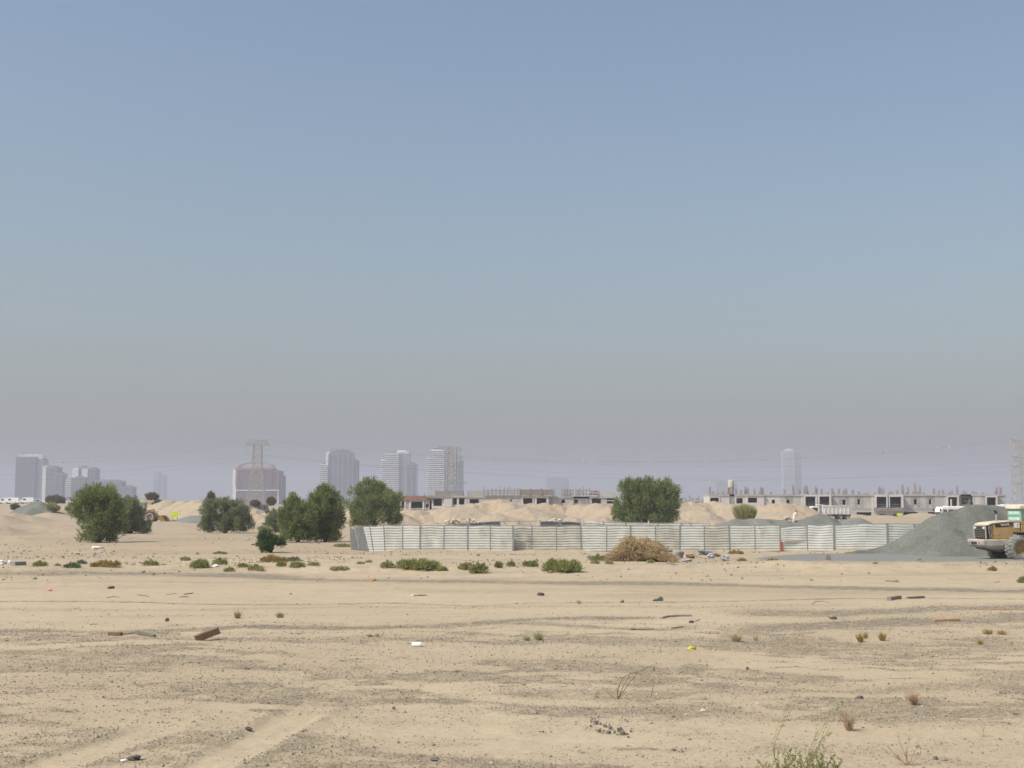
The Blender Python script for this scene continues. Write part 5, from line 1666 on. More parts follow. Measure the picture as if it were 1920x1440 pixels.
# ------------------------------------------------------------------ trees
def leaf_quads(P, dirs, L, W, rng):
    """narrow leaf sprays: P (n,3) base points, dirs (n,3) growing directions"""
    n = len(P)
    d = dirs / (np.linalg.norm(dirs, axis=1, keepdims=True) + 1e-9)
    r = rng.normal(0, 1, (n, 3)); s = np.cross(d, r); s /= (np.linalg.norm(s, axis=1, keepdims=True) + 1e-9)
    L = L[:, None]; W = W[:, None]
    a = P - s * W * .35; b = P + s * W * .35; c = P + d * L * .6 + s * W * .5; e = P + d * L; f = P + d * L * .6 - s * W * .5
    V = np.stack([a, b, c, e, f], 1).reshape(-1, 3)
    i = (np.arange(n) * 5)[:, None]
    return V, np.concatenate([i, i + 1, i + 2, i + 3, i + 4], 1)


def tree(label, px0, px1, ytop, ybase, D, lobes, leaf='leaf_a', dens=1.0, seed=0, zoff=0.0, group='bushy trees on the sand', trunk=.12, name='bushy_tree', cat='tree', lsize=.20):
    """lobes: (u 0..1 across, v 0..1 up, ru, rv) of the silhouette box"""
    rng = np.random.default_rng(seed + 100)
    W = (px1 - px0) * D / FPX; b = at((px0 + px1) / 2, ybase, D); H = (ybase - ytop) * D / FPX
    root = empty(name, b, 0, label, cat, group)
    Ps, Ds = [], []
    for li, (u, v, ru, rv) in enumerate(lobes):
        c = np.array([(u - .5) * W, rng.uniform(-.12, .12) * W, v * H]); rad = np.array([ru * W, ru * W * .95, rv * H])
        nc = max(10, int(33 * (ru * rv / .06) ** .8))
        # twig clumps spread through the lobe, most near its skin
        q = rng.normal(0, 1, (nc, 3)); q /= np.linalg.norm(q, axis=1, keepdims=True)
        rr = rng.uniform(.25, 1.0, nc) ** .55 * np.where(rng.uniform(0, 1, nc) < .18, 1.16, 1.0)
        cc = c + q * rad * rr[:, None]
        for k in range(nc):
            cr = rng.uniform(.05, .105) * (W * H) ** .5 * (.6 + .6 * ru / .3)
            m = int(dens * rng.uniform(70, 130) * max(.35, cr / .5) ** 1.2)
            g = rng.normal(0, 1, (m, 3)); g /= np.linalg.norm(g, axis=1, keepdims=True); g *= (rng.uniform(0, 1, m) ** .5)[:, None]
            p = cc[k] + g * cr * np.array([.85, .85, 1.25])
            Ps.append(p)
            Ds.append(g * .7 + (cc[k] - c) / (rad + 1e-6) * .6 + np.array([0, 0, .75]) + rng.normal(0, .35, (m, 3)))
    P = np.concatenate(Ps); Dd = np.concatenate(Ds)
    # fit the whole crown into its measured width and height
    lo, hi = np.percentile(P[:, 0], [.7, 99.3]); P[:, 0] = ((P[:, 0] - lo) / (hi - lo) - .5) * W * .97
    hz_ = np.percentile(P[:, 2], 99.5); P[:, 2] *= H * .975 / hz_
    ok = P[:, 2] > .03 * H * rng.uniform(0, 1.6, len(P)) * (1 if name == 'bushy_tree' else .3)
    P, Dd = P[ok], Dd[ok]; n = len(P)
    V, F = leaf_quads(P, Dd, rng.uniform(.7, 1.5, n) * lsize * 1.45, rng.uniform(.7, 1.3, n) * lsize * .29, rng)
    link('crown', mesh_np('crown', V, F), root, None, [M[leaf]])
    t = MB(); t.smooth = True
    top = Vector((rng.uniform(-.05, .05) * W, 0, H * .35))
    t.tube([(0, 0, -.3), (0.02 * W, 0, H * .12), top], [trunk * 1.4, trunk * 1.1, trunk * .8], 8)
    for (u, v, ru, rv) in lobes:
        e = Vector(((u - .5) * W, rng.uniform(-.1, .1) * W, v * H + rv * H * .5)); mid = Vector((0, 0, H * .1)).lerp(e, .5) + Vector((rng.uniform(-.1, .1), rng.uniform(-.1, .1), .05 * H))
        t.tube([(rng.uniform(-.1, .1), rng.uniform(-.1, .1), -.1), mid, e], [trunk * .9, trunk * .55, trunk * .15], 6)
        for k in range(4):
            e2 = e + Vector((rng.uniform(-1, 1) * ru * W, rng.uniform(-1, 1) * ru * W, rng.uniform(-.4, .8) * rv * H)); t.tube([mid.lerp(e, .6), e2], [trunk * .3, trunk * .08], 5)
    t.build('trunk', M['bark'], root)
    return root


tree('tall dense bushy tree at the left, narrowing to its foot', 138, 233, 913, 1018, 121.5,
     [(.52, .70, .36, .28), (.30, .62, .26, .22), (.72, .56, .26, .24), (.50, .40, .32, .24), (.55, .17, .27, .16), (.40, .86, .22, .12), (.62, .85, .2, .12), (.72, .30, .2, .2), (.45, .04, .30, .06)], seed=1)
tree('grey-green bushy tree touching the right side of the tall left tree', 205, 279, 933, 1001, 152,
     [(.42, .66, .32, .30), (.62, .50, .24, .28), (.45, .30, .30, .26), (.74, .18, .24, .2), (.30, .70, .25, .22), (.55, .86, .22, .13), (.86, .08, .16, .08)], 'leaf_b', seed=2)
tree('wide grey-green clump of bushes with a small pointed top at its left', 376, 470, 937, 998, 163,
     [(.18, .68, .17, .28), (.40, .60, .22, .32), (.62, .62, .24, .34), (.80, .45, .19, .36), (.30, .28, .25, .26), (.62, .25, .28, .25), (.86, .2, .14, .2), (.12, .2, .14, .18)], 'leaf_b', seed=3, dens=1.1)
tree('small pointed dry brown bush peeking over the wide grey-green clump', 386, 407, 924, 960, 190, [(.5, .4, .4, .4), (.5, .8, .2, .2)], 'bush_brown', seed=4, trunk=.05, group=None, name='dry_bush', cat='bush')
tree('low dull green bush behind the left side of the pair of trees', 497, 541, 956, 998, 168, [(.4, .55, .36, .4), (.72, .6, .28, .36), (.5, .22, .42, .25)], 'leaf_b', seed=5)
tree('left tree of the green pair, shorter and broader', 524, 592, 931, 1016.5, 122,
     [(.45, .74, .26, .24), (.58, .55, .36, .28), (.30, .50, .24, .24), (.62, .28, .34, .24), (.82, .44, .2, .3), (.35, .2, .28, .2), (.8, .12, .2, .12)], seed=6)
tree('right tree of the green pair, taller with open gaps low down', 575, 643, 912, 1015.5, 124,
     [(.52, .82, .28, .17), (.38, .62, .30, .22), (.70, .58, .27, .24), (.50, .40, .30, .2), (.30, .20, .26, .18), (.62, .18, .26, .16), (.85, .35, .14, .14), (.45, .05, .36, .06)], seed=7)
tree('lone green round tree rising behind the left end of the white fence', 657, 749, 902, 990, 176,
     [(.38, .78, .24, .22), (.28, .50, .27, .28), (.62, .55, .30, .24), (.80, .48, .20, .24), (.50, .28, .38, .24), (.82, .22, .16, .2), (.55, .70, .22, .2), (.25, .20, .2, .18)], seed=8, lsize=.26)
tree('large round green tree standing alone behind the middle of the fence', 1154, 1270, 900, 990, 176,
     [(.24, .72, .15, .26), (.40, .74, .17, .22), (.62, .76, .20, .24), (.80, .62, .19, .28), (.50, .48, .32, .30), (.22, .40, .20, .28), (.80, .32, .20, .24), (.12, .28, .13, .16), (.5, .2, .42, .2), (.93, .52, .08, .1)], seed=9, lsize=.27)
tree('small dark glossy shrub leaning right in front of the pair of trees', 484, 532, 998, 1035, 98, [(.34, .62, .34, .34), (.30, .3, .26, .28), (.80, .48, .2, .16), (.58, .5, .22, .2), (.36, .1, .14, .1)], 'leaf_dk', seed=10, trunk=.05, group=None, name='green_shrub', cat='shrub', lsize=.15)
tree('yellowish bush between the wide clump and the pair of trees', 486, 509, 988, 1001, 150, [(.5, .4, .45, .5)], 'sh_dull', seed=12, trunk=.04, group=None, name='low_bush', cat='bush', lsize=.16)
tree('rounded dry bush on the sand rise right of the left bushes', 274, 296, 926, 937, 284, [(.5, .45, .45, .45)], 'bush_brown', seed=13, trunk=.06, group='bushes on the far sand rise', name='dry_bush', cat='bush', lsize=.3, zoff=0)
tree('wide dry bush below the narrow grey slab tower', 86, 119, 931, 943, 420, [(.25, .4, .25, .45), (.6, .45, .3, .45), (.85, .35, .15, .4)], 'bush_brown', seed=14, trunk=.06, group='bushes on the far sand rise', name='dry_bush', cat='bush', lsize=.45)
tree('small brown bush left of the grey gravel heap at the far left', 21, 34, 947, 955, 300, [(.5, .45, .48, .5)], 'bush_brown', seed=15, trunk=.05, group='bushes on the far sand rise', name='dry_bush', cat='bush', lsize=.3)
tree('dull green bush just right of the grey gravel heap at the far left', 90, 110, 946, 957.5, 255, [(.4, .5, .4, .5), (.75, .3, .25, .3)], 'sh_dull', seed=16, trunk=.05, group='bushes on the far sand rise', name='dry_bush', cat='bush', lsize=.3)
tree('dull green bush peeking out left of the tall left tree', 124, 150, 947, 962, 235, [(.45, .5, .42, .5), (.75, .4, .25, .4)], 'leaf_b', seed=17, trunk=.05, group='bushes on the far sand rise', name='dry_bush', cat='bush', lsize=.25)
tree('small brown bush on the sand skyline at the foot of the red-framed building', 501, 515, 934, 947, 300, [(.5, .5, .4, .5)], 'bush_brown', seed=18, trunk=.05, group='bushes on the far sand rise', name='dry_bush', cat='bush', lsize=.3)
tree('low brown bush left of the red-framed building on the sand skyline', 470, 486, 940, 949, 300, [(.5, .45, .48, .5)], 'bush_brown', seed=19, trunk=.05, group='bushes on the far sand rise', name='dry_bush', cat='bush', lsize=.3)


def broom(label, px0, px1, ytop, ybase, D, leaf, seed, n=2600, name='reed_bush', cat='bush', wd=.06, droop=.0, group=None):
    """upright brush of thin stems"""
    rng = np.random.default_rng(seed); W = (px1 - px0) * D / FPX; H = (ybase - ytop) * D / FPX
    b = at((px0 + px1) / 2, ybase, D); root = empty(name, b, 0, label, cat, group)
    a = rng.uniform(0, 6.28, n); r = rng.uniform(0, 1, n) ** .6
    P = np.stack([np.cos(a) * r * W * .36, np.sin(a) * r * W * .36, rng.uniform(0, .35, n) * H], 1)
    d = np.stack([np.cos(a) * r * .45, np.sin(a) * r * .45, np.ones(n)], 1) + rng.normal(0, .10, (n, 3))
    V, F = leaf_quads(P, d, H * rng.uniform(.5, .85, n) * (1 - .25 * r), np.full(n, wd), rng)
    link('stems', mesh_np('stems', V, F), root, None, [M[leaf]])
    return root


broom('upright grey-green reed bush on the sand berm below the terrace', 1373, 1420, 944, 975, 168, 'sh_dull', 31)

# ------------------------------------------------------------------ low shrubs along the track
SHRUBS = [
    (62, 87, 1055, 1067, 'sh_green', 'small round bright green shrub furthest left on the track edge'),
    (103, 114, 1061, 1067, 'sh_dull', 'tiny pale tuft just left of the blue-green shrubs'),
    (117, 151, 1058, 1070, 'sh_blue', 'low blue-green shrub below the tall left tree'),
    (143, 163, 1055, 1064, 'sh_blue', 'dark blue-green shrub touching the right of another blue-green one'),
    (170, 226, 1053, 1069, 'sh_olive', 'wide olive-brown spreading shrub below the grey-green left tree'),
    (269, 298, 1054, 1066, 'sh_green', 'single olive-green cushion shrub between the brown and the bright green ones'),
    (339, 357, 1047, 1057, 'sh_dull', 'small dull green shrub above left of the large bright green one'),
    (357, 392, 1051, 1070, 'sh_green', 'large bright green cushion shrub below the wide bush clump'),
    (398, 427, 1051, 1065, 'sh_green', 'vivid green shrub beside a white scrap of sheet'),
    (420, 441, 1064, 1073.5, 'sh_green', 'small green tuft right below the white scrap'),
    (446, 466, 1059, 1070, 'sh_green', 'round green tuft left of the olive-brown spread below the dark glossy shrub'),
    (463, 497, 1060, 1073, 'sh_dull', 'flat mixed green tuft at the track edge below the dark glossy shrub'),
    (487, 540, 1044, 1060, 'sh_olive', 'wide rusty olive shrub below the dark glossy shrub'),
    (535, 563, 1047, 1058, 'sh_blue', 'dark green shrub at the right end of the rusty olive one'),
    (518, 535, 1055, 1068, 'sh_green', 'small green tuft just under the rusty olive shrub'),
    (544, 571, 1055, 1071, 'sh_dull', 'pale green shrub under the dark green one at the track edge'),
    (576, 600, 1056, 1066, 'sh_dull', 'small dull tuft on the grey strip left of the fence end'),
    (619, 655, 1063, 1073.5, 'sh_dull', 'low dry green tuft at the track edge below the fence end'),
    (668, 684, 1056, 1062, 'sh_dull', 'first tiny tuft on the sand in front of the grey return panel'),
    (685, 698, 1055, 1060, 'sh_dull', 'second tiny tuft on the sand in front of the grey return panel'),
    (714, 737, 1058, 1073, 'sh_dull', 'small green shrub just left of the big dome-shaped shrub'),
    (742, 826, 1048, 1073.5, 'sh_green', 'biggest dome-shaped green shrub in front of the white fence'),
    (818, 839, 1063, 1074, 'sh_green', 'small green tuft at the right foot of the biggest dome-shaped shrub'),
    (860, 886, 1055, 1073, 'sh_dull', 'pale feathery shrub left half of the twin between the two big shrubs'),
    (882, 912, 1051, 1076, 'sh_green', 'green shrub right half of the twin between the two big shrubs'),
    (928, 942, 1055, 1070, 'sh_green', 'narrow upright green tuft right of the twin shrubs'),
    (951, 966, 1053, 1067, 'sh_dull', 'narrow upright dull tuft left of the low green cushion'),
    (980, 1009, 1052, 1067, 'sh_green', 'low green cushion just left of the second big shrub'),
    (1020, 1090, 1043, 1073.5, 'sh_green', 'second big bushy green shrub left of the straw heap'),
    (1107, 1135, 1043, 1057, 'sh_green', 'green shrub growing against the left side of the straw heap'),
    (1107, 1124, 1054, 1062, 'sh_dull', 'small tuft at the left foot of the straw heap'),
    (1134, 1151, 1056, 1063, 'sh_dull', 'small dull tuft in front of the straw heap'),
    (1213, 1227, 1053, 1061, 'sh_dull', 'tiny tuft below the hollow of the straw heap'),
    (1366, 1395, 1031, 1040, 'sh_olive', 'olive tuft growing at the fence foot right of the rubbish'),
    (1384, 1400, 1054, 1063, 'sh_dull', 'tiny tuft left of the crushed stone spill'),
    (1438, 1463, 1054, 1063, 'sh_dull', 'pale green tuft at the lower edge of the crushed stone spill'),
    (1636, 1646, 1056, 1062, 'sh_olive', 'tiny dark tuft below the huge gravel pile'),
    (1853, 1869, 1061, 1070.5, 'sh_olive', 'small dry tuft on the sand below the loader'),
    (1908, 1930, 1079, 1092, 'sh_green', 'green shrub cut by the right edge of the photograph'),
    (400, 427, 1034, 1041, 'sh_green', 'low yellow-green patch left of the dark glossy shrub'),
    (470, 486, 1020, 1027, 'sh_olive', 'low brown tuft left of the dark glossy shrub'),
    (625, 657, 1023, 1031, 'sh_dull', 'low green tuft just left of the grey return panel'),
]


def shrub(label, px0, px1, yt, yb, leaf, seed, group='low shrubs along the track', spiky=.5, n=None):
    g = G((px0 + px1) / 2, yb); D = g.y
    W = (px1 - px0) * D / FPX; H = (yb - yt) * D / FPX * 1.03
    rng = np.random.default_rng(seed + 500)
    root_z = z1(g.x, D)
    n = n or int(min(3000, 200 + 560 * W * H / .5))
    nl = max(3, int(W / H * 1.5)); P, d = [], []
    for i in range(nl):
        u = (i + .5) / nl * 2 - 1
        hh = H * (1 - .55 * u * u) * rng.uniform(.72, 1.05); ww = W / nl * 1.25
        m = n // nl
        a = rng.uniform(0, 6.28, m); el = rng.uniform(0, 1, m) ** .8 * 1.5
        q = np.stack([np.cos(a) * np.cos(el), np.sin(a) * np.cos(el), np.sin(el)], 1)
        rr = rng.uniform(.35, .92, m)[:, None]
        c = np.array([u * W * .5 * (1 - .5 / nl), rng.uniform(-.15, .15) * W, 0])
        P.append(c + q * rr * np.array([ww * .62, ww * .7, hh * .82])); d.append(q * np.array([1, 1, .8]) + np.array([0, 0, .55]) + rng.normal(0, .25, (m, 3)))
    P = np.concatenate(P); d = np.concatenate(d); m = len(P)
    L = rng.uniform(.6, 1.3, m) * H * .30 + .02
    V, F = leaf_quads(P, d, L, np.full(m, .020 + .012 * H) * rng.uniform(.7, 1.3, m) * 1.25, rng)
    o = link('low_shrub', mesh_np('low_shrub', V, F), None, (g.x, D, root_z - .01), [M[leaf]])
    return tag(o, label, 'shrub', group)


for i, (a, b, yt, yb, lf, lb) in enumerate(SHRUBS): shrub(lb, a, b, yt, yb, lf, i)


def tussock(label, px0, px1, yt, yb, leaf, seed, n=160, group='dry tufts on the open sand', wd=.012, spread=.9, name='grass_tuft', cat='grass tuft'):
    g = G((px0 + px1) / 2, yb); D = g.y; W = (px1 - px0) * D / FPX; H = (yb - yt) * D / FPX
    rng = np.random.default_rng(seed + 900); a = rng.uniform(0, 6.28, n); r = rng.uniform(0, 1, n)
    P = np.stack([np.cos(a) * r * W * .2, np.sin(a) * r * W * .2, np.zeros(n)], 1)
    d = np.stack([np.cos(a) * r * spread * W / max(H, .02) * .5, np.sin(a) * r * spread * W / max(H, .02) * .5, np.ones(n)], 1) + rng.normal(0, .15, (n, 3))
    ln = np.linalg.norm(d, axis=1); V, F = leaf_quads(P, d, H * rng.uniform(.5, 1.05, n) * np.minimum(ln, 2.2) ** .6, np.full(n, wd), rng)
    o = link(name, mesh_np(name, V, F), None, (g.x, D, z1(g.x, D) - .01), [M[leaf]])
    return tag(o, label, cat, group)


TUFTS = [
    (436, 454, 1145, 1160, 'sh_olive', 170, 'spiky olive tuft on the pale sand above the leaning beam'),
    (514, 536, 1148, 1159, 'sh_dull', 220, 'green tuft on pale sand right of the spiky olive one'),
    (687, 702, 1187, 1194, 'sh_olive', 90, 'small brown tuft above left of the white plastic bottle'),
    (702, 713, 1186, 1193, 'sh_tan', 70, 'tiny tan tuft right beside the small brown one'),
    (979, 996, 1187, 1198, 'sh_dull', 130, 'pale green tuft left of the taller green tuft in the middle'),
    (998, 1022, 1181, 1197.5, 'sh_dull', 220, 'taller green grass tuft in the middle of the sand'),
    (1368, 1392, 1184, 1200.5, 'sh_tan', 260, 'rounded tan dead tuft right of the middle'),
    (1410, 1424, 1184, 1198, 'sh_tan', 40, 'thin wispy dry tuft beside the rounded tan one'),
    (1604, 1622, 1184, 1202, 'sh_olive', 240, 'dense golden-brown tuft at the right of the sand'),
    (1618, 1628, 1183, 1198, 'sh_olive', 70, 'upright thin tuft touching the dense golden-brown one'),
    (1644, 1664, 1183, 1201.5, 'sh_olive', 160, 'spiky brown tuft right of the golden-brown one'),
    (1831, 1845, 1199, 1210, 'sh_olive', 120, 'small dark reddish tuft near the right edge'),
    (1838, 1866, 1178, 1190, 'sh_olive', 150, 'left half of the low olive grass near the right edge'),
    (1862, 1896, 1180, 1191, 'sh_olive', 150, 'right half of the low olive grass near the right edge'),
    (1078, 1094, 1124, 1133, 'sh_tan', 80, 'faint tan tuft on the sand above the curved sticks'),
    (560, 600, 1428, 1446, 'sh_dull', 70, 'left green grass tuft at the bottom edge'),
    (604, 655, 1426, 1446, 'sh_dull', 80, 'right green grass tuft at the bottom edge'),
]
for i, (a, b, yt, yb, lf, n, lb) in enumerate(TUFTS): tussock(lb, a, b, yt, yb, lf, i, n, wd=.009 if yb < 1300 else .005)


def twig_bush(label, base_px, base_py, stems, leaf=None, seed=0, r0=.009, leaves=0, lw=.012, name='dry_weed', group='dry weeds in the foreground', mat_='twig', side=0):
    """stems: lists of (dx px, dy px up) from the base, swept as thin curved twigs"""
    g = G(base_px, base_py); D = g.y; k = D / FPX; rng = random.Random(seed)
    root = empty(name, (g.x, D, z1(g.x, D)), 0, label, 'weed', group)
    t = MB(); P = []; Dv = []
    for st in stems:
        pts = [Vector((0, 0, -.02))]; yy = rng.uniform(-.12, .12)
        if st[0][1] == 0: pts = [Vector((st[0][0] * k, rng.uniform(-.15, .15), -.02))]; st = st[1:]
        for (dx, dy) in st: pts.append(Vector((dx * k, yy * (len(pts)) * .5, dy * k)))
        # smooth the polyline
        sm = []
        for i in range(len(pts) - 1):
            p0 = pts[max(i - 1, 0)]; p1 = pts[i]; p2 = pts[i + 1]; p3 = pts[min(i + 2, len(pts) - 1)]
            for s in range(4):
                u = s / 4
                sm.append(.5 * ((2 * p1) + (p2 - p0) * u + (2 * p0 - 5 * p1 + 4 * p2 - p3) * u * u + (3 * p1 - p0 - 3 * p2 + p3) * u ** 3))
        sm.append(pts[-1])
        t.tube(sm, [r0 * (1 - .75 * i / (len(sm) - 1)) for i in range(len(sm))], 5)
        for s in range(side):
            i = rng.randrange(1, len(sm) - 1); d = Vector((rng.uniform(-1, 1), rng.uniform(-1, 1), rng.uniform(.1, 1))).normalized()
            L = rng.uniform(.03, .10)
            t.tube([sm[i], sm[i] + d * L * .6, sm[i] + d * L + Vector((0, 0, L * .2))], [r0 * .45, r0 * .35, r0 * .15], 4)
        for s in range(leaves):
            u = rng.random(); i = min(len(sm) - 2, int(u * (len(sm) - 1))); p = sm[i].lerp(sm[i + 1], rng.random())
            P.append(p[:]); Dv.append((rng.uniform(-1, 1), rng.uniform(-1, 1), rng.uniform(-.2, 1.2)))
    t.build('stems', M[mat_], root)
    if leaves:
        nr = np.random.default_rng(seed); n = len(P)
        V, F = leaf_quads(np.array(P), np.array(Dv), nr.uniform(.018, .05, n), np.full(n, lw), nr)
        link('leaves', mesh_np('leaves', V, F), root, None, [M[leaf]])
    return root


rw = random.Random(5)
st = [[(-28, 0), (-40, 40), (-32, 75), (-12, 112), (8, 146)], [(-28, 0), (-34, 30), (-30, 60)], [(20, 0), (34, 40), (58, 82), (76, 122), (86, 130)], [(22, 0), (46, 50), (70, 72)], [(10, 0), (34, 60), (40, 80)]]
st = st + [[(p[0], p[1]) if p[1] == 0 else (p[0] + rw.uniform(-3, 3), p[1] + rw.uniform(-5, 5)) for p in q] for q in (st[0], st[0], st[2], st[2], st[3])]
for i in range(56):
    b0 = rw.uniform(-58, 72); a_ = b0 + rw.uniform(-16, 20); h = rw.uniform(12, 50) * (1 - .35 * abs(b0 - 5) / 70)
    st.append([(b0, 0), (b0 + (a_ - b0) * .3 + rw.uniform(-4, 4), h * .4), (a_, h), (a_ + rw.uniform(-6, 6), h * 1.2)])
twig_bush('leafy green plant with two tall spiky shoots at the bottom right', 1492, 1452, st, 'sh_dull', 3, .0032, 60, .010, 'leafy_weed', None, 'sh_stem' if 'sh_stem' in M else 'twig')
twig_bush('arching bare brown branch rising from the sand right of the middle', 1157, 1308, [[(2, 20), (12, 40), (26, 47), (44, 54), (58, 60), (70, 60), (78, 52), (80, 46)], [(12, 10), (18, 14)], [(-14, 10), (-20, 18)], [(24, 46), (32, 30)], [(38, 48), (46, 32)], [(6, 8), (10, 20)], [(62, 0), (68, 24), (72, 38)]], None, 4, .008, mat_='wood_brown')
st = [[(rw.uniform(-8, 8), 10), (rw.uniform(-26, 26), rw.uniform(16, 42))] for i in range(34)]
twig_bush('reddish-brown dry bush above the leafy green plant', 1592, 1369, st, 'sh_tan', 5, .006, 12, .008, side=4)
st = [[(rw.uniform(-6, 6), 8), (rw.uniform(-20, 20), rw.uniform(10, 27))] for i in range(40)]
twig_bush('compact tan dry bush at the right of the foreground', 1714, 1321, st, 'sh_tan', 6, .006, 12, .008, side=4)
twig_bush('sparse pale dry plant with forked stems at the bottom right', 1704, 1434, [[(-8, 22), (-18, 45), (-20, 58)], [(-4, 18), (0, 40), (2, 48)], [(8, 20), (16, 34), (18, 55)], [(-20, 14), (-34, 30), (-42, 36)], [(-16, 10), (-28, 16), (-44, 24)], [(10, 8), (22, 20), (20, 36)]], 'sh_tan', 7, .008, 14, .008, side=7)
twig_bush('tiny dry twig plant right of the forked pale plant', 1760, 1396, [[(4, 8), (10, 18)], [(8, 6), (18, 8)], [(-6, 5), (-10, 10)]], None, 8, .005, side=3)
twig_bush('small dry twig plant furthest right in the foreground', 1842, 1380, [[(2, 14), (4, 26)], [(6, 4), (14, 8)], [(-8, 10), (-14, 14)], [(3, 20), (10, 24)]], None, 9, .005, side=4)
twig_bush('upright dry grass sprigs in the centre of the foreground', 783, 1298, [[(-6, 10), (-8, 18)], [(4, 12), (10, 28)], [(6, 12), (14, 24)], [(-2, 8), (-4, 14)], [(2, 10), (4, 20)], [(8, 6), (16, 26)]], 'sh_tan', 10, .004, 8, .007)
twig_bush('dry twig plant at the left edge of the foreground', 81, 1374, [[(-4, 6), (-10, 12)], [(4, 8), (8, 14)], [(0, 8), (-2, 16)], [(8, 4), (12, 10)]], None, 11, .005, side=4)
twig_bush('wispy tan weed below the rusty pipe on the left', 178, 1223, [[(3, 8), (8, 18)], [(0, 8), (2, 14)], [(6, 6), (13, 16)], [(-5, 3), (-8, 4)], [(8, 4), (14, 6)]], 'sh_tan', 12, .006, 6, .01, side=3)
twig_bush('thin upright dry stem left of the centre track', 415, 1377, [[(0, 8), (1, 16)], [(1, 5), (4, 8)]], None, 13, .004)
twig_bush('faint dry stem cluster in the sand at the centre right', 1252, 1378, [[(-2, 10), (-5, 22)], [(2, 6), (4, 10)], [(-6, 4), (-10, 3)]], None, 14, .004, side=3)
twig_bush('small dry twig beside the tan dry bush', 1539, 1274, [[(0, 6), (-2, 12)], [(4, 4), (6, 8)]], None, 15, .005, side=2)

# ------------------------------------------------------------------ straw heap
def straw_heap():
    g = G(1196, 1056); D = g.y; k = D / FPX
    root = empty('straw_heap', (g.x, D, z1(g.x, D)), 0, 'big tan heap of dry straw in front of the white fence', 'straw heap')
    rng = np.random.default_rng(77)
    prof = np.array([(-68, 0), (-58, 9), (-46, 15), (-38, 24), (-29, 37), (-22, 45), (-10, 48), (4, 45), (16, 45), (28, 40), (36, 36), (44, 25), (54, 16), (66, 2)], float)
    def h(u): return np.interp(u, prof[:, 0], prof[:, 1]) * k
    b = MB(); b.smooth = True; b.blob((0, .1, .1), (62 * k * .82, 1.3, 36 * k), 3, .10, 20, 12); b.build('straw_core', M['straw_core'], root)
    n = 13000
    u = rng.uniform(-64, 64, n); v = rng.uniform(-1, 1, n)
    top = h(u) * np.sqrt(np.clip(1 - v * v, 0, 1)); z = top * rng.uniform(.12, 1.0, n) ** .6
    dy = np.sqrt(np.clip(1 - (z / np.maximum(h(u), .01)) ** 1.6, 0, 1)) * np.where(rng.uniform(0, 1, n) < .72, -1, 1) * 1.45
    P = np.stack([u * k, dy * rng.uniform(.85, 1.02, n), z + .02], 1)
    hollow = (P[:, 1] < -.4) & (np.abs(u - 16) < 26) & (P[:, 2] < (.34 - .010 * np.abs(u - 16)) * 1.0)
    P = P[~hollow]; u = u[~hollow]; n = len(P)
    sw = fbm(u / 9, P[:, 2] * 3, 7, 3) - .5
    out = np.stack([u * k * .9 + sw * 2.2, P[:, 1] * .8, np.full(n, -.55)], 1); out += rng.normal(0, .30, (n, 3))
    V, F = leaf_quads(P, out, rng.uniform(.18, .55, n), rng.uniform(.010, .026, n), rng)
    V[:, 2] = np.maximum(V[:, 2], .01)
    link('straw', mesh_np('straw', V, F), root, None, [M['straw']])


straw_heap()
# ------------------------------------------------------------------ debris and rubbish lying on the sand
def place(px, py, dz=0.0):
    g = G(px, py); return Vector((g.x, g.y, z1(g.x, g.y) + dz))


def K(py): return G(960, py).y / FPX


def stick(label, pts, r, m, name='wooden_stick', cat='stick', group='sticks lying on the sand', flat=None, lift=0.0, taper=.8):
    """pts in photo pixels on the ground; last value = rise in metres"""
    P = []
    for p in pts:
        q = place(p[0], p[1]); q.z += r * .8 + (p[2] if len(p) > 2 else 0); P.append(q)
    c = P[0].copy(); b = MB()
    n = len(P)
    b.tube([p - c for p in P], [r * (1 - (1 - taper) * i / max(1, n - 1)) for i in range(n)], 7 if flat is None else 4)
    o = b.build(name, M[m], None, c); return tag(o, label, cat, group)


def beam(label, A, B, w, h, m, name='wooden_beam', cat='beam', group=None, za=0, zb=0, bevel=.01):
    a = place(*A); b_ = place(*B); a.z += za + h / 2; b_.z += zb + h / 2
    d = b_ - a; L = d.length; b = MB()
    rr = random.Random(int(A[0])); pts = []
    for i, t in enumerate((0, .3, .65, 1)):
        s = rr.uniform(.9, 1.05)
        pts += [(t * L, -w / 2 * s, -h / 2 * s), (t * L, w / 2 * s, -h / 2 * s), (t * L, w / 2 * s, h / 2 * s), (t * L, -w / 2 * s, h / 2 * s)]
    fs = [(0, 3, 2, 1), (12, 13, 14, 15)]
    for i in range(3):
        for k in range(4): fs.append((i * 4 + k, i * 4 + (k + 1) % 4, i * 4 + 4 + (k + 1) % 4, i * 4 + 4 + k))
    b.add(pts, fs); o = b.build(name, M[m], None, a, bevel=bevel)
    o.rotation_euler = d.to_track_quat('X', 'Z').to_euler()
    return tag(o, label, cat, group)


def lump(label, px0, px1, yt, yb, m, seed, name='stone', cat='stone', group=None, amp=.3, flatten=1.0, ang=True):
    k = K(yb); g = place((px0 + px1) / 2, yb); W = (px1 - px0) * k / 2; H = (yb - yt) * k
    b = MB(); b.smooth = not ang; b.blob((0, 0, H * .42), (W, W * .75, H * .6), seed, amp, 9, 6)
    return tag(b.build(name, M[m], None, g), label, cat, group)


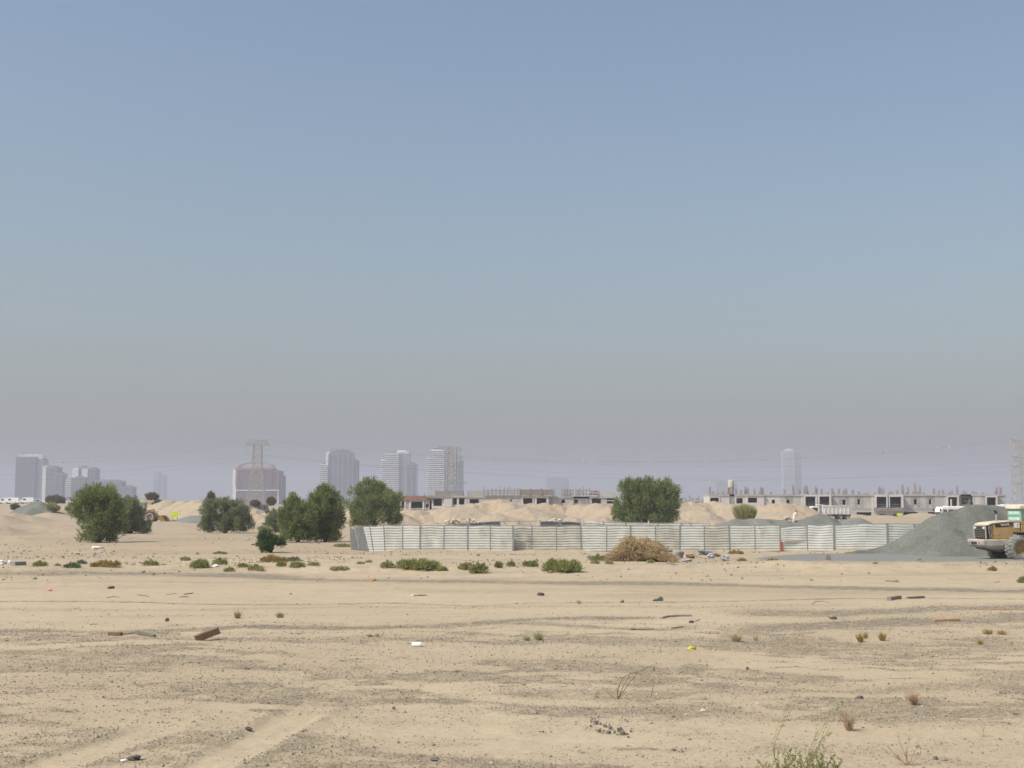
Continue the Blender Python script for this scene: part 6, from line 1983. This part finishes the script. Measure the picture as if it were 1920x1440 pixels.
beam('thick rusty-brown timber beam end propped up on the sand', (366, 1201), (410, 1199), .22, .19, 'wood_brown', za=-.06, zb=.17)
beam('short brown wooden block at the left of the lying rusty pipe', (204, 1192), (228, 1192.5), .16, .09, 'wood_brown', 'wooden_block', 'block')
stick('thin rusty pipe joining the brown block and the grey tube', [(224, 1191), (240, 1190.5), (252, 1188)], .016, 'wood_brown', 'rusty_pipe', 'pipe', None)
beam('dark blue-grey broken tube lying right of the rusty pipe', (255, 1190), (290, 1195.5), .10, .075, 'stone_dk', 'broken_tube', 'tube', za=.03)
lump('small dark block with a splinter on the left pale sand', 309, 317, 1158, 1164.5, 'wood_dark', 3, 'wood_scrap', 'scrap', 'small scraps on the sand')
lump('pink crumpled plastic bag at the far left of the sand', 86, 99, 1103, 1108, 'pink', 4, 'plastic_bag', 'bag', None)
beam('small brown wood chunk above the pale sand at the left', (203, 1103.5), (213, 1102.5), .12, .10, 'wood_brown', 'wood_scrap', 'scrap', 'small scraps on the sand')
stick('upper of the two short sticks on the left sand', [(345, 1115), (362, 1112.8)], .022, 'wood_grey')
stick('lower of the two short sticks on the left sand', [(337, 1120.5), (352, 1120)], .022, 'wood_grey')
stick('slim stick left of the two short sticks', [(312, 1116.5), (330, 1114)], .014, 'wood_grey')
stick('thin bent twig furthest left on the sand', [(200, 1121), (214, 1119), (224, 1120)], .012, 'wood_grey')
stick('short curved stick near the left third of the sand', [(258, 1116.5), (270, 1118), (279, 1120)], .016, 'wood_brown')
stick('tiny pale twig on the pale strip above the rusty pipe', [(169, 1172.5), (183, 1171.5)], .014, 'wood_grey')
# white bottle
g = place(783, 1213.5)
b = MB(); b.smooth = True; b.tube([(-.15, .02, .06), (-.13, .02, .062), (.09, -.01, .06), (.12, -.013, .06)], [.045, .062, .062, .04], 12); o = b.build('plastic_bottle', M['white_clean'], None, g)
tag(o, 'white plastic bottle lying on gravelly sand left of the middle', 'bottle')
c_ = MB(); c_.tube([(.12, -.013, .06), (.155, -.016, .058)], .026, 10); c_.build('cap', M['white_clean'], o)
lump('dark wedge-shaped stone on the pale sand near the middle', 1006, 1022, 1110, 1115.5, 'wood_dark', 7, 'dark_stone', 'stone', 'dark stones on the sand', .25)
# worn shoe like scrap
k = K(1127); g = place(1234, 1127)
b = MB(); b.prism([(-.20, 0), (.18, 0), (.20, .06), (.16, .16), (.06, .17), (.0, .10), (-.14, .07), (-.21, .03)], -.06, .06); o = b.build('worn_shoe', M['steel_dark'], None, g, bevel=.02); tag(o, 'dark grey worn shoe lying on the sand right of the middle', 'shoe')
s_ = MB(); s_.box(-.21, .20, -.065, .065, -.01, .012); s_.build('sole', M['black'], o)
lump('small brown clod left of the worn shoe', 1163, 1169, 1124.5, 1129, 'wood_brown', 9, 'dark_stone', 'stone', 'dark stones on the sand')
stick('long curved grey driftwood stick with thick right end', [(1242, 1162.5), (1252, 1159.5), (1272, 1158), (1297, 1157.5)], .034, 'wood_grey', taper=1.1)
stick('curved stick below the long driftwood stick', [(1181, 1181), (1192, 1178.8), (1212, 1178.8), (1226, 1179)], .026, 'wood_grey')
stick('short stick right of the curved lower stick', [(1259, 1177.5), (1281, 1175.5)], .018, 'wood_brown')
lump('small dark stone under the long driftwood stick', 1292, 1301, 1164.5, 1169, 'wood_dark', 11, 'dark_stone', 'stone', 'dark stones on the sand')
stick('tiny slanted twig beside the small dark stone', [(1302, 1167), (1312, 1164)], .013, 'wood_grey')
beam('thick grey post stump lying on its side at the right', (1667, 1126.5), (1687, 1122.5), .17, .14, 'wood_grey', 'post_stump', 'post', None)
beam('long thin grey post lying right of the thick stump', (1700, 1121.5), (1733, 1120), .12, .08, 'wood_grey', 'lying_post', 'post', None)
beam('fresh orange-tan plank lying on the dark gravel at the right', (1750, 1166.5), (1799, 1165.5), .13, .07, 'wood_tan', 'tan_plank', 'plank', None, zb=.02)
stick('thin reddish lath half buried near the right edge', [(1832, 1144.5), (1850, 1144), (1904, 1144.5)], .016, 'wood_tan')
beam('dark bent slat on the pale sand in the middle', (784, 1116.5), (800, 1115.5), .10, .025, 'wood_dark', 'dark_lath', 'lath', None, za=.02)
lump('pale flat scrap left of the dark bent slat', 769, 783, 1113, 1116.5, 'stone_white', 13, 'pale_scrap', 'scrap', None)
lump('yellow crumpled plastic bag on the sand right of the middle', 1289, 1303, 1211, 1218, 'yellow_bag', 14, 'plastic_bag', 'bag', None, .4)
lump('dark splintered scrap on the right pale strip', 1553, 1571, 1160, 1163.5, 'wood_dark', 15, 'wood_scrap', 'scrap', 'small scraps on the sand')
stick('thin bent twig above the dark splintered scrap', [(1523, 1134), (1528, 1129), (1540, 1128.5), (1554, 1131)], .012, 'wood_grey')
stick('brown stick lying across the upper track at the right', [(1660, 1089.5), (1672, 1090.3), (1686, 1091)], .03, 'wood_brown')
stick('forked dead branch on the sand below the huge gravel pile', [(1720, 1058.5, .12), (1728, 1057.5, .18), (1738, 1062), (1742, 1065)], .03, 'wood_grey')
lump('dark brown broken wood chunk at the bottom left', 240, 262, 1416, 1424.5, 'wood_dark', 17, 'wood_scrap', 'scrap', 'small scraps on the sand')
lump('white paper scrap left of the dark wood chunk at the bottom', 226, 237, 1422, 1427, 'white_clean', 18, 'paper_scrap', 'scrap', None)
lump('black clod of tar in the gravel at the bottom centre', 806, 823, 1417, 1424.5, 'stone_dk', 19, 'dark_stone', 'stone', 'dark stones on the sand', .35)
lump('dark rounded stone at the bottom right', 1750, 1759, 1414, 1421, 'stone_dk', 20, 'dark_stone', 'stone', 'dark stones on the sand')
lump('dark stone at the apex of the triangular gravel patch', 735, 742, 1324, 1328.5, 'stone_dk', 21, 'dark_stone', 'stone', 'dark stones on the sand')
lump('dark scrap of bark on the left of the centre track', 459, 474, 1362, 1369, 'wood_dark', 22, 'wood_scrap', 'scrap', 'small scraps on the sand')
lump('dark stone half way up the right foreground', 1398, 1405, 1249, 1254, 'stone_dk', 23, 'dark_stone', 'stone', 'dark stones on the sand')
lump('grey flat stone beside the reddish dry bush', 1604, 1620, 1304, 1309, 'stone_dk', 24, 'dark_stone', 'stone', 'dark stones on the sand')
lump('orange plastic scrap on the sand left of the middle', 542, 548, 1110, 1114, 'orange', 25, 'plastic_scrap', 'scrap', None)
lump('pale orange sheet scrap on the dirt track', 694, 706, 1083, 1089, 'wood_tan', 26, 'plastic_scrap', 'scrap', None)
lump('white crumpled sheet in front of the tall left tree', 173, 188, 1023.5, 1028, 'white_clean', 27, 'crumpled_sheet', 'sheet', None)
beam('grey slab of broken concrete at the far left track edge', (23, 1065.5), (45, 1064.5), .5, .22, 'rubble_grey', 'concrete_slab', 'slab', None)
lump('long white torn sheet at the far left track edge', -2, 12, 1056, 1063, 'white_paint', 28, 'crumpled_sheet', 'sheet', None)
lump('small white torn sheet left of the grey concrete slab', 14, 22, 1056, 1062, 'white_paint', 29, 'crumpled_sheet', 'sheet', None)
lump('white flat scrap between two bright green shrubs', 398, 412, 1064, 1068.5, 'white_clean', 30, 'crumpled_sheet', 'sheet', None)
lump('pale scrap in front of the tall left tree on the sand', 138, 150, 1038, 1043, 'stone_white', 31, 'pale_scrap', 'scrap', None)
lump('dark slab in the low bank near the track at the left', 264, 272, 1070, 1073.5, 'rubble_grey', 32, 'dark_stone', 'stone', 'dark stones on the sand')
rs = random.Random(9)
for i in range(22):
    px_ = 1106 + 78 * (i + rs.uniform(.0, .9)) / 22; py_ = 1366 + rs.uniform(-8, 9) + (px_ - 1140) * .12; s_ = rs.choice((2.2, 2.8, 3.4, 4.2, 6.0))
    lump('dark grey stone in the tight cluster of stones on the sand right of centre', px_ - s_, px_ + s_, py_ - s_ * 1.3, py_ + .6, rs.choice(('stone_dk', 'stone_dk', 'stone')), 200 + i, 'cluster_stone', 'stone', 'tight cluster of dark stones', .3)
# concrete stump standing by the crushed stone
g = place(1552.5, 1055); b = MB(); b.prism([(-.15, -.05), (.15, -.05), (.14, .36), (.05, .40), (-.12, .38)], -.13, .13)
tag(b.build('concrete_stump', M['wood_grey'], None, g, bevel=.02), 'short square stump standing before the crushed stone spill', 'stump')

# rubbish right of the straw heap
RUB = [(1244, 1260, 1024, 1037, 'wood_grey', 'twisted grey scrap leaning on the right side of the straw heap', 'scrap'), (1262, 1280, 1037, 1050, 'rubble_grey', 'large dark grey boulder right of the straw heap', 'boulder'),
       (1281, 1296, 1044, 1049, 'stone_white', 'pale rubble between the grey boulder and the brown lump', 'rubble'), (1287, 1303, 1043, 1051, 'wood_brown', 'brown lump right of the large grey boulder', 'lump'),
       (1310, 1334, 1036, 1045, 'steel_dark', 'dark heap of rags in the rubbish before the fence', 'rags'), (1326, 1340, 1042, 1050, 'bluegrey_bag', 'pale grey bag right below the dark rags', 'bag'),
       (1338, 1352, 1041, 1048, 'wood_brown', 'brown earth lump right of the pale grey bag', 'lump'), (1352, 1369, 1045, 1055, 'bluegrey_bag', 'blue-grey crumpled bag at the right end of the rubbish', 'bag'),
       (1278, 1296, 1052, 1057, 'bluegrey_bag', 'pale blue flat sheet in front of the large grey boulder', 'sheet'), (1100, 1116, 1047, 1055, 'rubble_grey', 'small grey slab left of the straw heap', 'slab')]
for i, (a, b_, yt, yb, m, lb, nm) in enumerate(RUB):
    lump(lb, a, b_, yt, yb, m, 60 + i, {'rags': 'rag_heap', 'bag': 'rubbish_bag', 'sheet': 'plastic_sheet'}.get(nm, nm + '_piece'), nm, 'rubbish right of the straw heap', .42)
stick('slim plank leaning in the rubbish before the fence', [(1301, 1046, .30), (1306, 1050, .0)], .03, 'wood_grey')


# pale broken blocks on the berm behind the fence
def block_rubble(label, x0, x1, y0, y1, D, n, seed, group='broken block rubble behind the fence'):
    r = random.Random(seed); c = at((x0 + x1) / 2, y1, D); k = D / FPX; b = MB()
    for i in range(n):
        t = r.random(); x = (x0 + (x1 - x0) * t - (x0 + x1) / 2) * k; env = math.sin(math.pi * min(.97, max(.03, t))) ** .6
        z = r.random() ** 1.6 * (y1 - y0) * k * env * .8; s = r.uniform(.10, .24)
        Mx = Matrix.Translation((x, r.uniform(-.6, .6) - z * .2, z)) @ Matrix.Rotation(r.uniform(0, 3), 4, 'Z') @ Matrix.Rotation(r.uniform(-.7, .7), 4, 'X')
        b.box(-s, s, -s * .6, s * .6, -s * .5, s * .5, Mx)
    core = MB()
    o = b.build('rubble_heap', M['stone_white'], None, c); return tag(o, label, 'rubble heap', group)


block_rubble('pale broken block heap behind the fence, left of two', 832, 862, 971, 983, 140, 46, 3)
block_rubble('pale broken block heap behind the fence, right of two', 866, 897, 970.5, 982, 141, 42, 4)
block_rubble('small pale rubble on the sand behind the dark grey rear sheets', 1030, 1062, 971, 979, 145, 26, 5)
block_rubble('scattered pale rubble at the feet of the white-clad person', 1465, 1485, 968, 977, 152, 24, 6)
block_rubble('pale rubble beside the yellow-green board near the distant loader', 332, 352, 960.5, 968, 262, 20, 7)


# ------------------------------------------------------------------ person in white among the rubble
def person():
    D = 192.0
    p = at(1489, 978.0, D)
    root = empty('person', p, R(-20), 'person in white clothes and red headscarf bending forward among rubble behind the fence', 'person')
    # skeleton, facing +x, bending forward; radius per joint
    J = {'pel': (0, 0, .86, .13), 'wst': (.05, 0, 1.02, .115), 'chs': (.20, 0, 1.22, .135), 'nck': (.33, 0, 1.36, .055), 'hed': (.40, 0, 1.46, .085), 'top': (.43, 0, 1.56, .075)}
    E = [('pel', 'wst'), ('wst', 'chs'), ('chs', 'nck'), ('nck', 'hed'), ('hed', 'top')]
    for s, n in ((1, 'l'), (-1, 'r')):
        J.update({n + 'hip': (0, s * .10, .82, .10), n + 'kne': (.10 * (1 if s > 0 else .2), s * .13, .46, .065), n + 'ank': (-.04 * s, s * .13, .08, .042), n + 'toe': (.14 - .04 * s, s * .15, .035, .036),
                  n + 'sho': (.22, s * .20, 1.26, .06), n + 'elb': (.36, s * .25, 1.02, .042), n + 'wri': (.54, s * .17, .86, .028), n + 'plm': (.60, s * .16, .80, .032)})
        E += [('pel', n + 'hip'), (n + 'hip', n + 'kne'), (n + 'kne', n + 'ank'), (n + 'ank', n + 'toe'), ('chs', n + 'sho'), (n + 'sho', n + 'elb'), (n + 'elb', n + 'wri'), (n + 'wri', n + 'plm')]
        for f in range(5):
            o = (f - 2) * .016; L = (.045, .07, .078, .072, .055)[f]
            if f == 0:
                J[f'{n}f0a'] = (.60, s * (.16 - .045), .81, .011); J[f'{n}f0b'] = (.63, s * (.16 - .055), .78, .009)
            else:
                J[f'{n}f{f}a'] = (.60 + L * .55, s * .16 + o, .80 - L * .45, .0095); J[f'{n}f{f}b'] = (.60 + L * .75, s * .16 + o, .80 - L * .95, .008)
            E += [(n + 'plm', f'{n}f{f}a'), (f'{n}f{f}a', f'{n}f{f}b')]
    keys = list(J); me = bpy.data.meshes.new('body')
    me.from_pydata([J[k][:3] for k in keys], [(keys.index(a), keys.index(b)) for a, b in E], [])
    tmp = bpy.data.objects.new('body', me); COL.objects.link(tmp)
    sk = tmp.modifiers.new('skin', 'SKIN'); sk.use_smooth_shade = True
    for i, k in enumerate(keys):
        v = me.skin_vertices[0].data[i]; v.radius = (J[k][3], J[k][3]); v.use_root = (k == 'pel')
    sb = tmp.modifiers.new('sub', 'SUBSURF'); sb.levels = 1; sb.render_levels = 1
    bpy.context.view_layer.update()
    m2 = bpy.data.meshes.new_from_object(tmp.evaluated_get(bpy.context.evaluated_depsgraph_get()))
    COL.objects.unlink(tmp); bpy.data.objects.remove(tmp)
    link('body', m2, root, None, [M['skin']])
    # long white shirt and loose trousers, just outside the body
    def loft(rings, name, m, n=16):
        b = MB(); b.smooth = True; vs, fs = [], []
        for (c, rx, ry, tilt) in rings:
            for k in range(n):
                a = 2 * math.pi * k / n; q = Vector((rx * math.cos(a), ry * math.sin(a), 0)); q = Matrix.Rotation(tilt, 3, 'Y') @ q; vs.append(Vector(c) + q)
        for i in range(len(rings) - 1):
            for k in range(n): fs.append((i * n + k, i * n + (k + 1) % n, (i + 1) * n + (k + 1) % n, (i + 1) * n + k))
        b.add(vs, fs); return b.build(name, M[m], root)
    loft([((.03, 0, .46), .23, .26, .0), ((.03, 0, .62), .20, .235, .05), ((.01, 0, .86), .175, .215, .2), ((.07, 0, 1.03), .155, .19, .45), ((.19, 0, 1.20), .165, .235, .6), ((.25, 0, 1.30), .13, .19, .7), ((.31, 0, 1.36), .075, .085, .7)], 'shirt', 'cloth_w')
    for s in (1, -1):
        hx = .10 * (1 if s > 0 else .2)
        loft([((.01, s * .105, .78), .125, .115, .1), ((hx, s * .13, .46), .095, .09, 0), ((-.03 * s, s * .13, .12), .085, .08, 0)], 'trouser_leg', 'cloth_w')
        b = MB(); b.smooth = True; b.tube([(.21, s * .17, 1.27), (.24, s * .215, 1.23), (.36, s * .25, 1.02), (.50, s * .19, .90)], [.075, .078, .068, .055], 10); b.build('sleeve', M['cloth_w'], root)
        b = MB(); b.smooth = True; b.blob((.06 - .04 * s, s * .14, .045), (.135, .05, .05), 3, .05, 10, 6); b.build('shoe', M['cloth_d'], root)
    b = MB(); b.smooth = True; b.blob((.40, 0, 1.52), (.125, .115, .125), 5, .06, 14, 8); b.blob((.33, 0, 1.44), (.09, .12, .13), 6, .08, 12, 7); b.build('headscarf', M['cloth_r'], root)
    f = MB()
    f.smooth = True; f.blob((.515, 0, 1.49), (.03, .018, .028), 1, .02, 8, 5); f.build('nose', M['skin'], root)
    for s in (1, -1):
        e = MB(); e.smooth = True; e.blob((.498, s * .035, 1.515), (.012, .014, .010), 1, .01, 8, 5); e.build('eye', M['cloth_d'], root)
    mo = MB(); mo.box(.50, .512, -.025, .025, 1.448, 1.456); mo.build('mouth', M['rust_red'], root)


person()
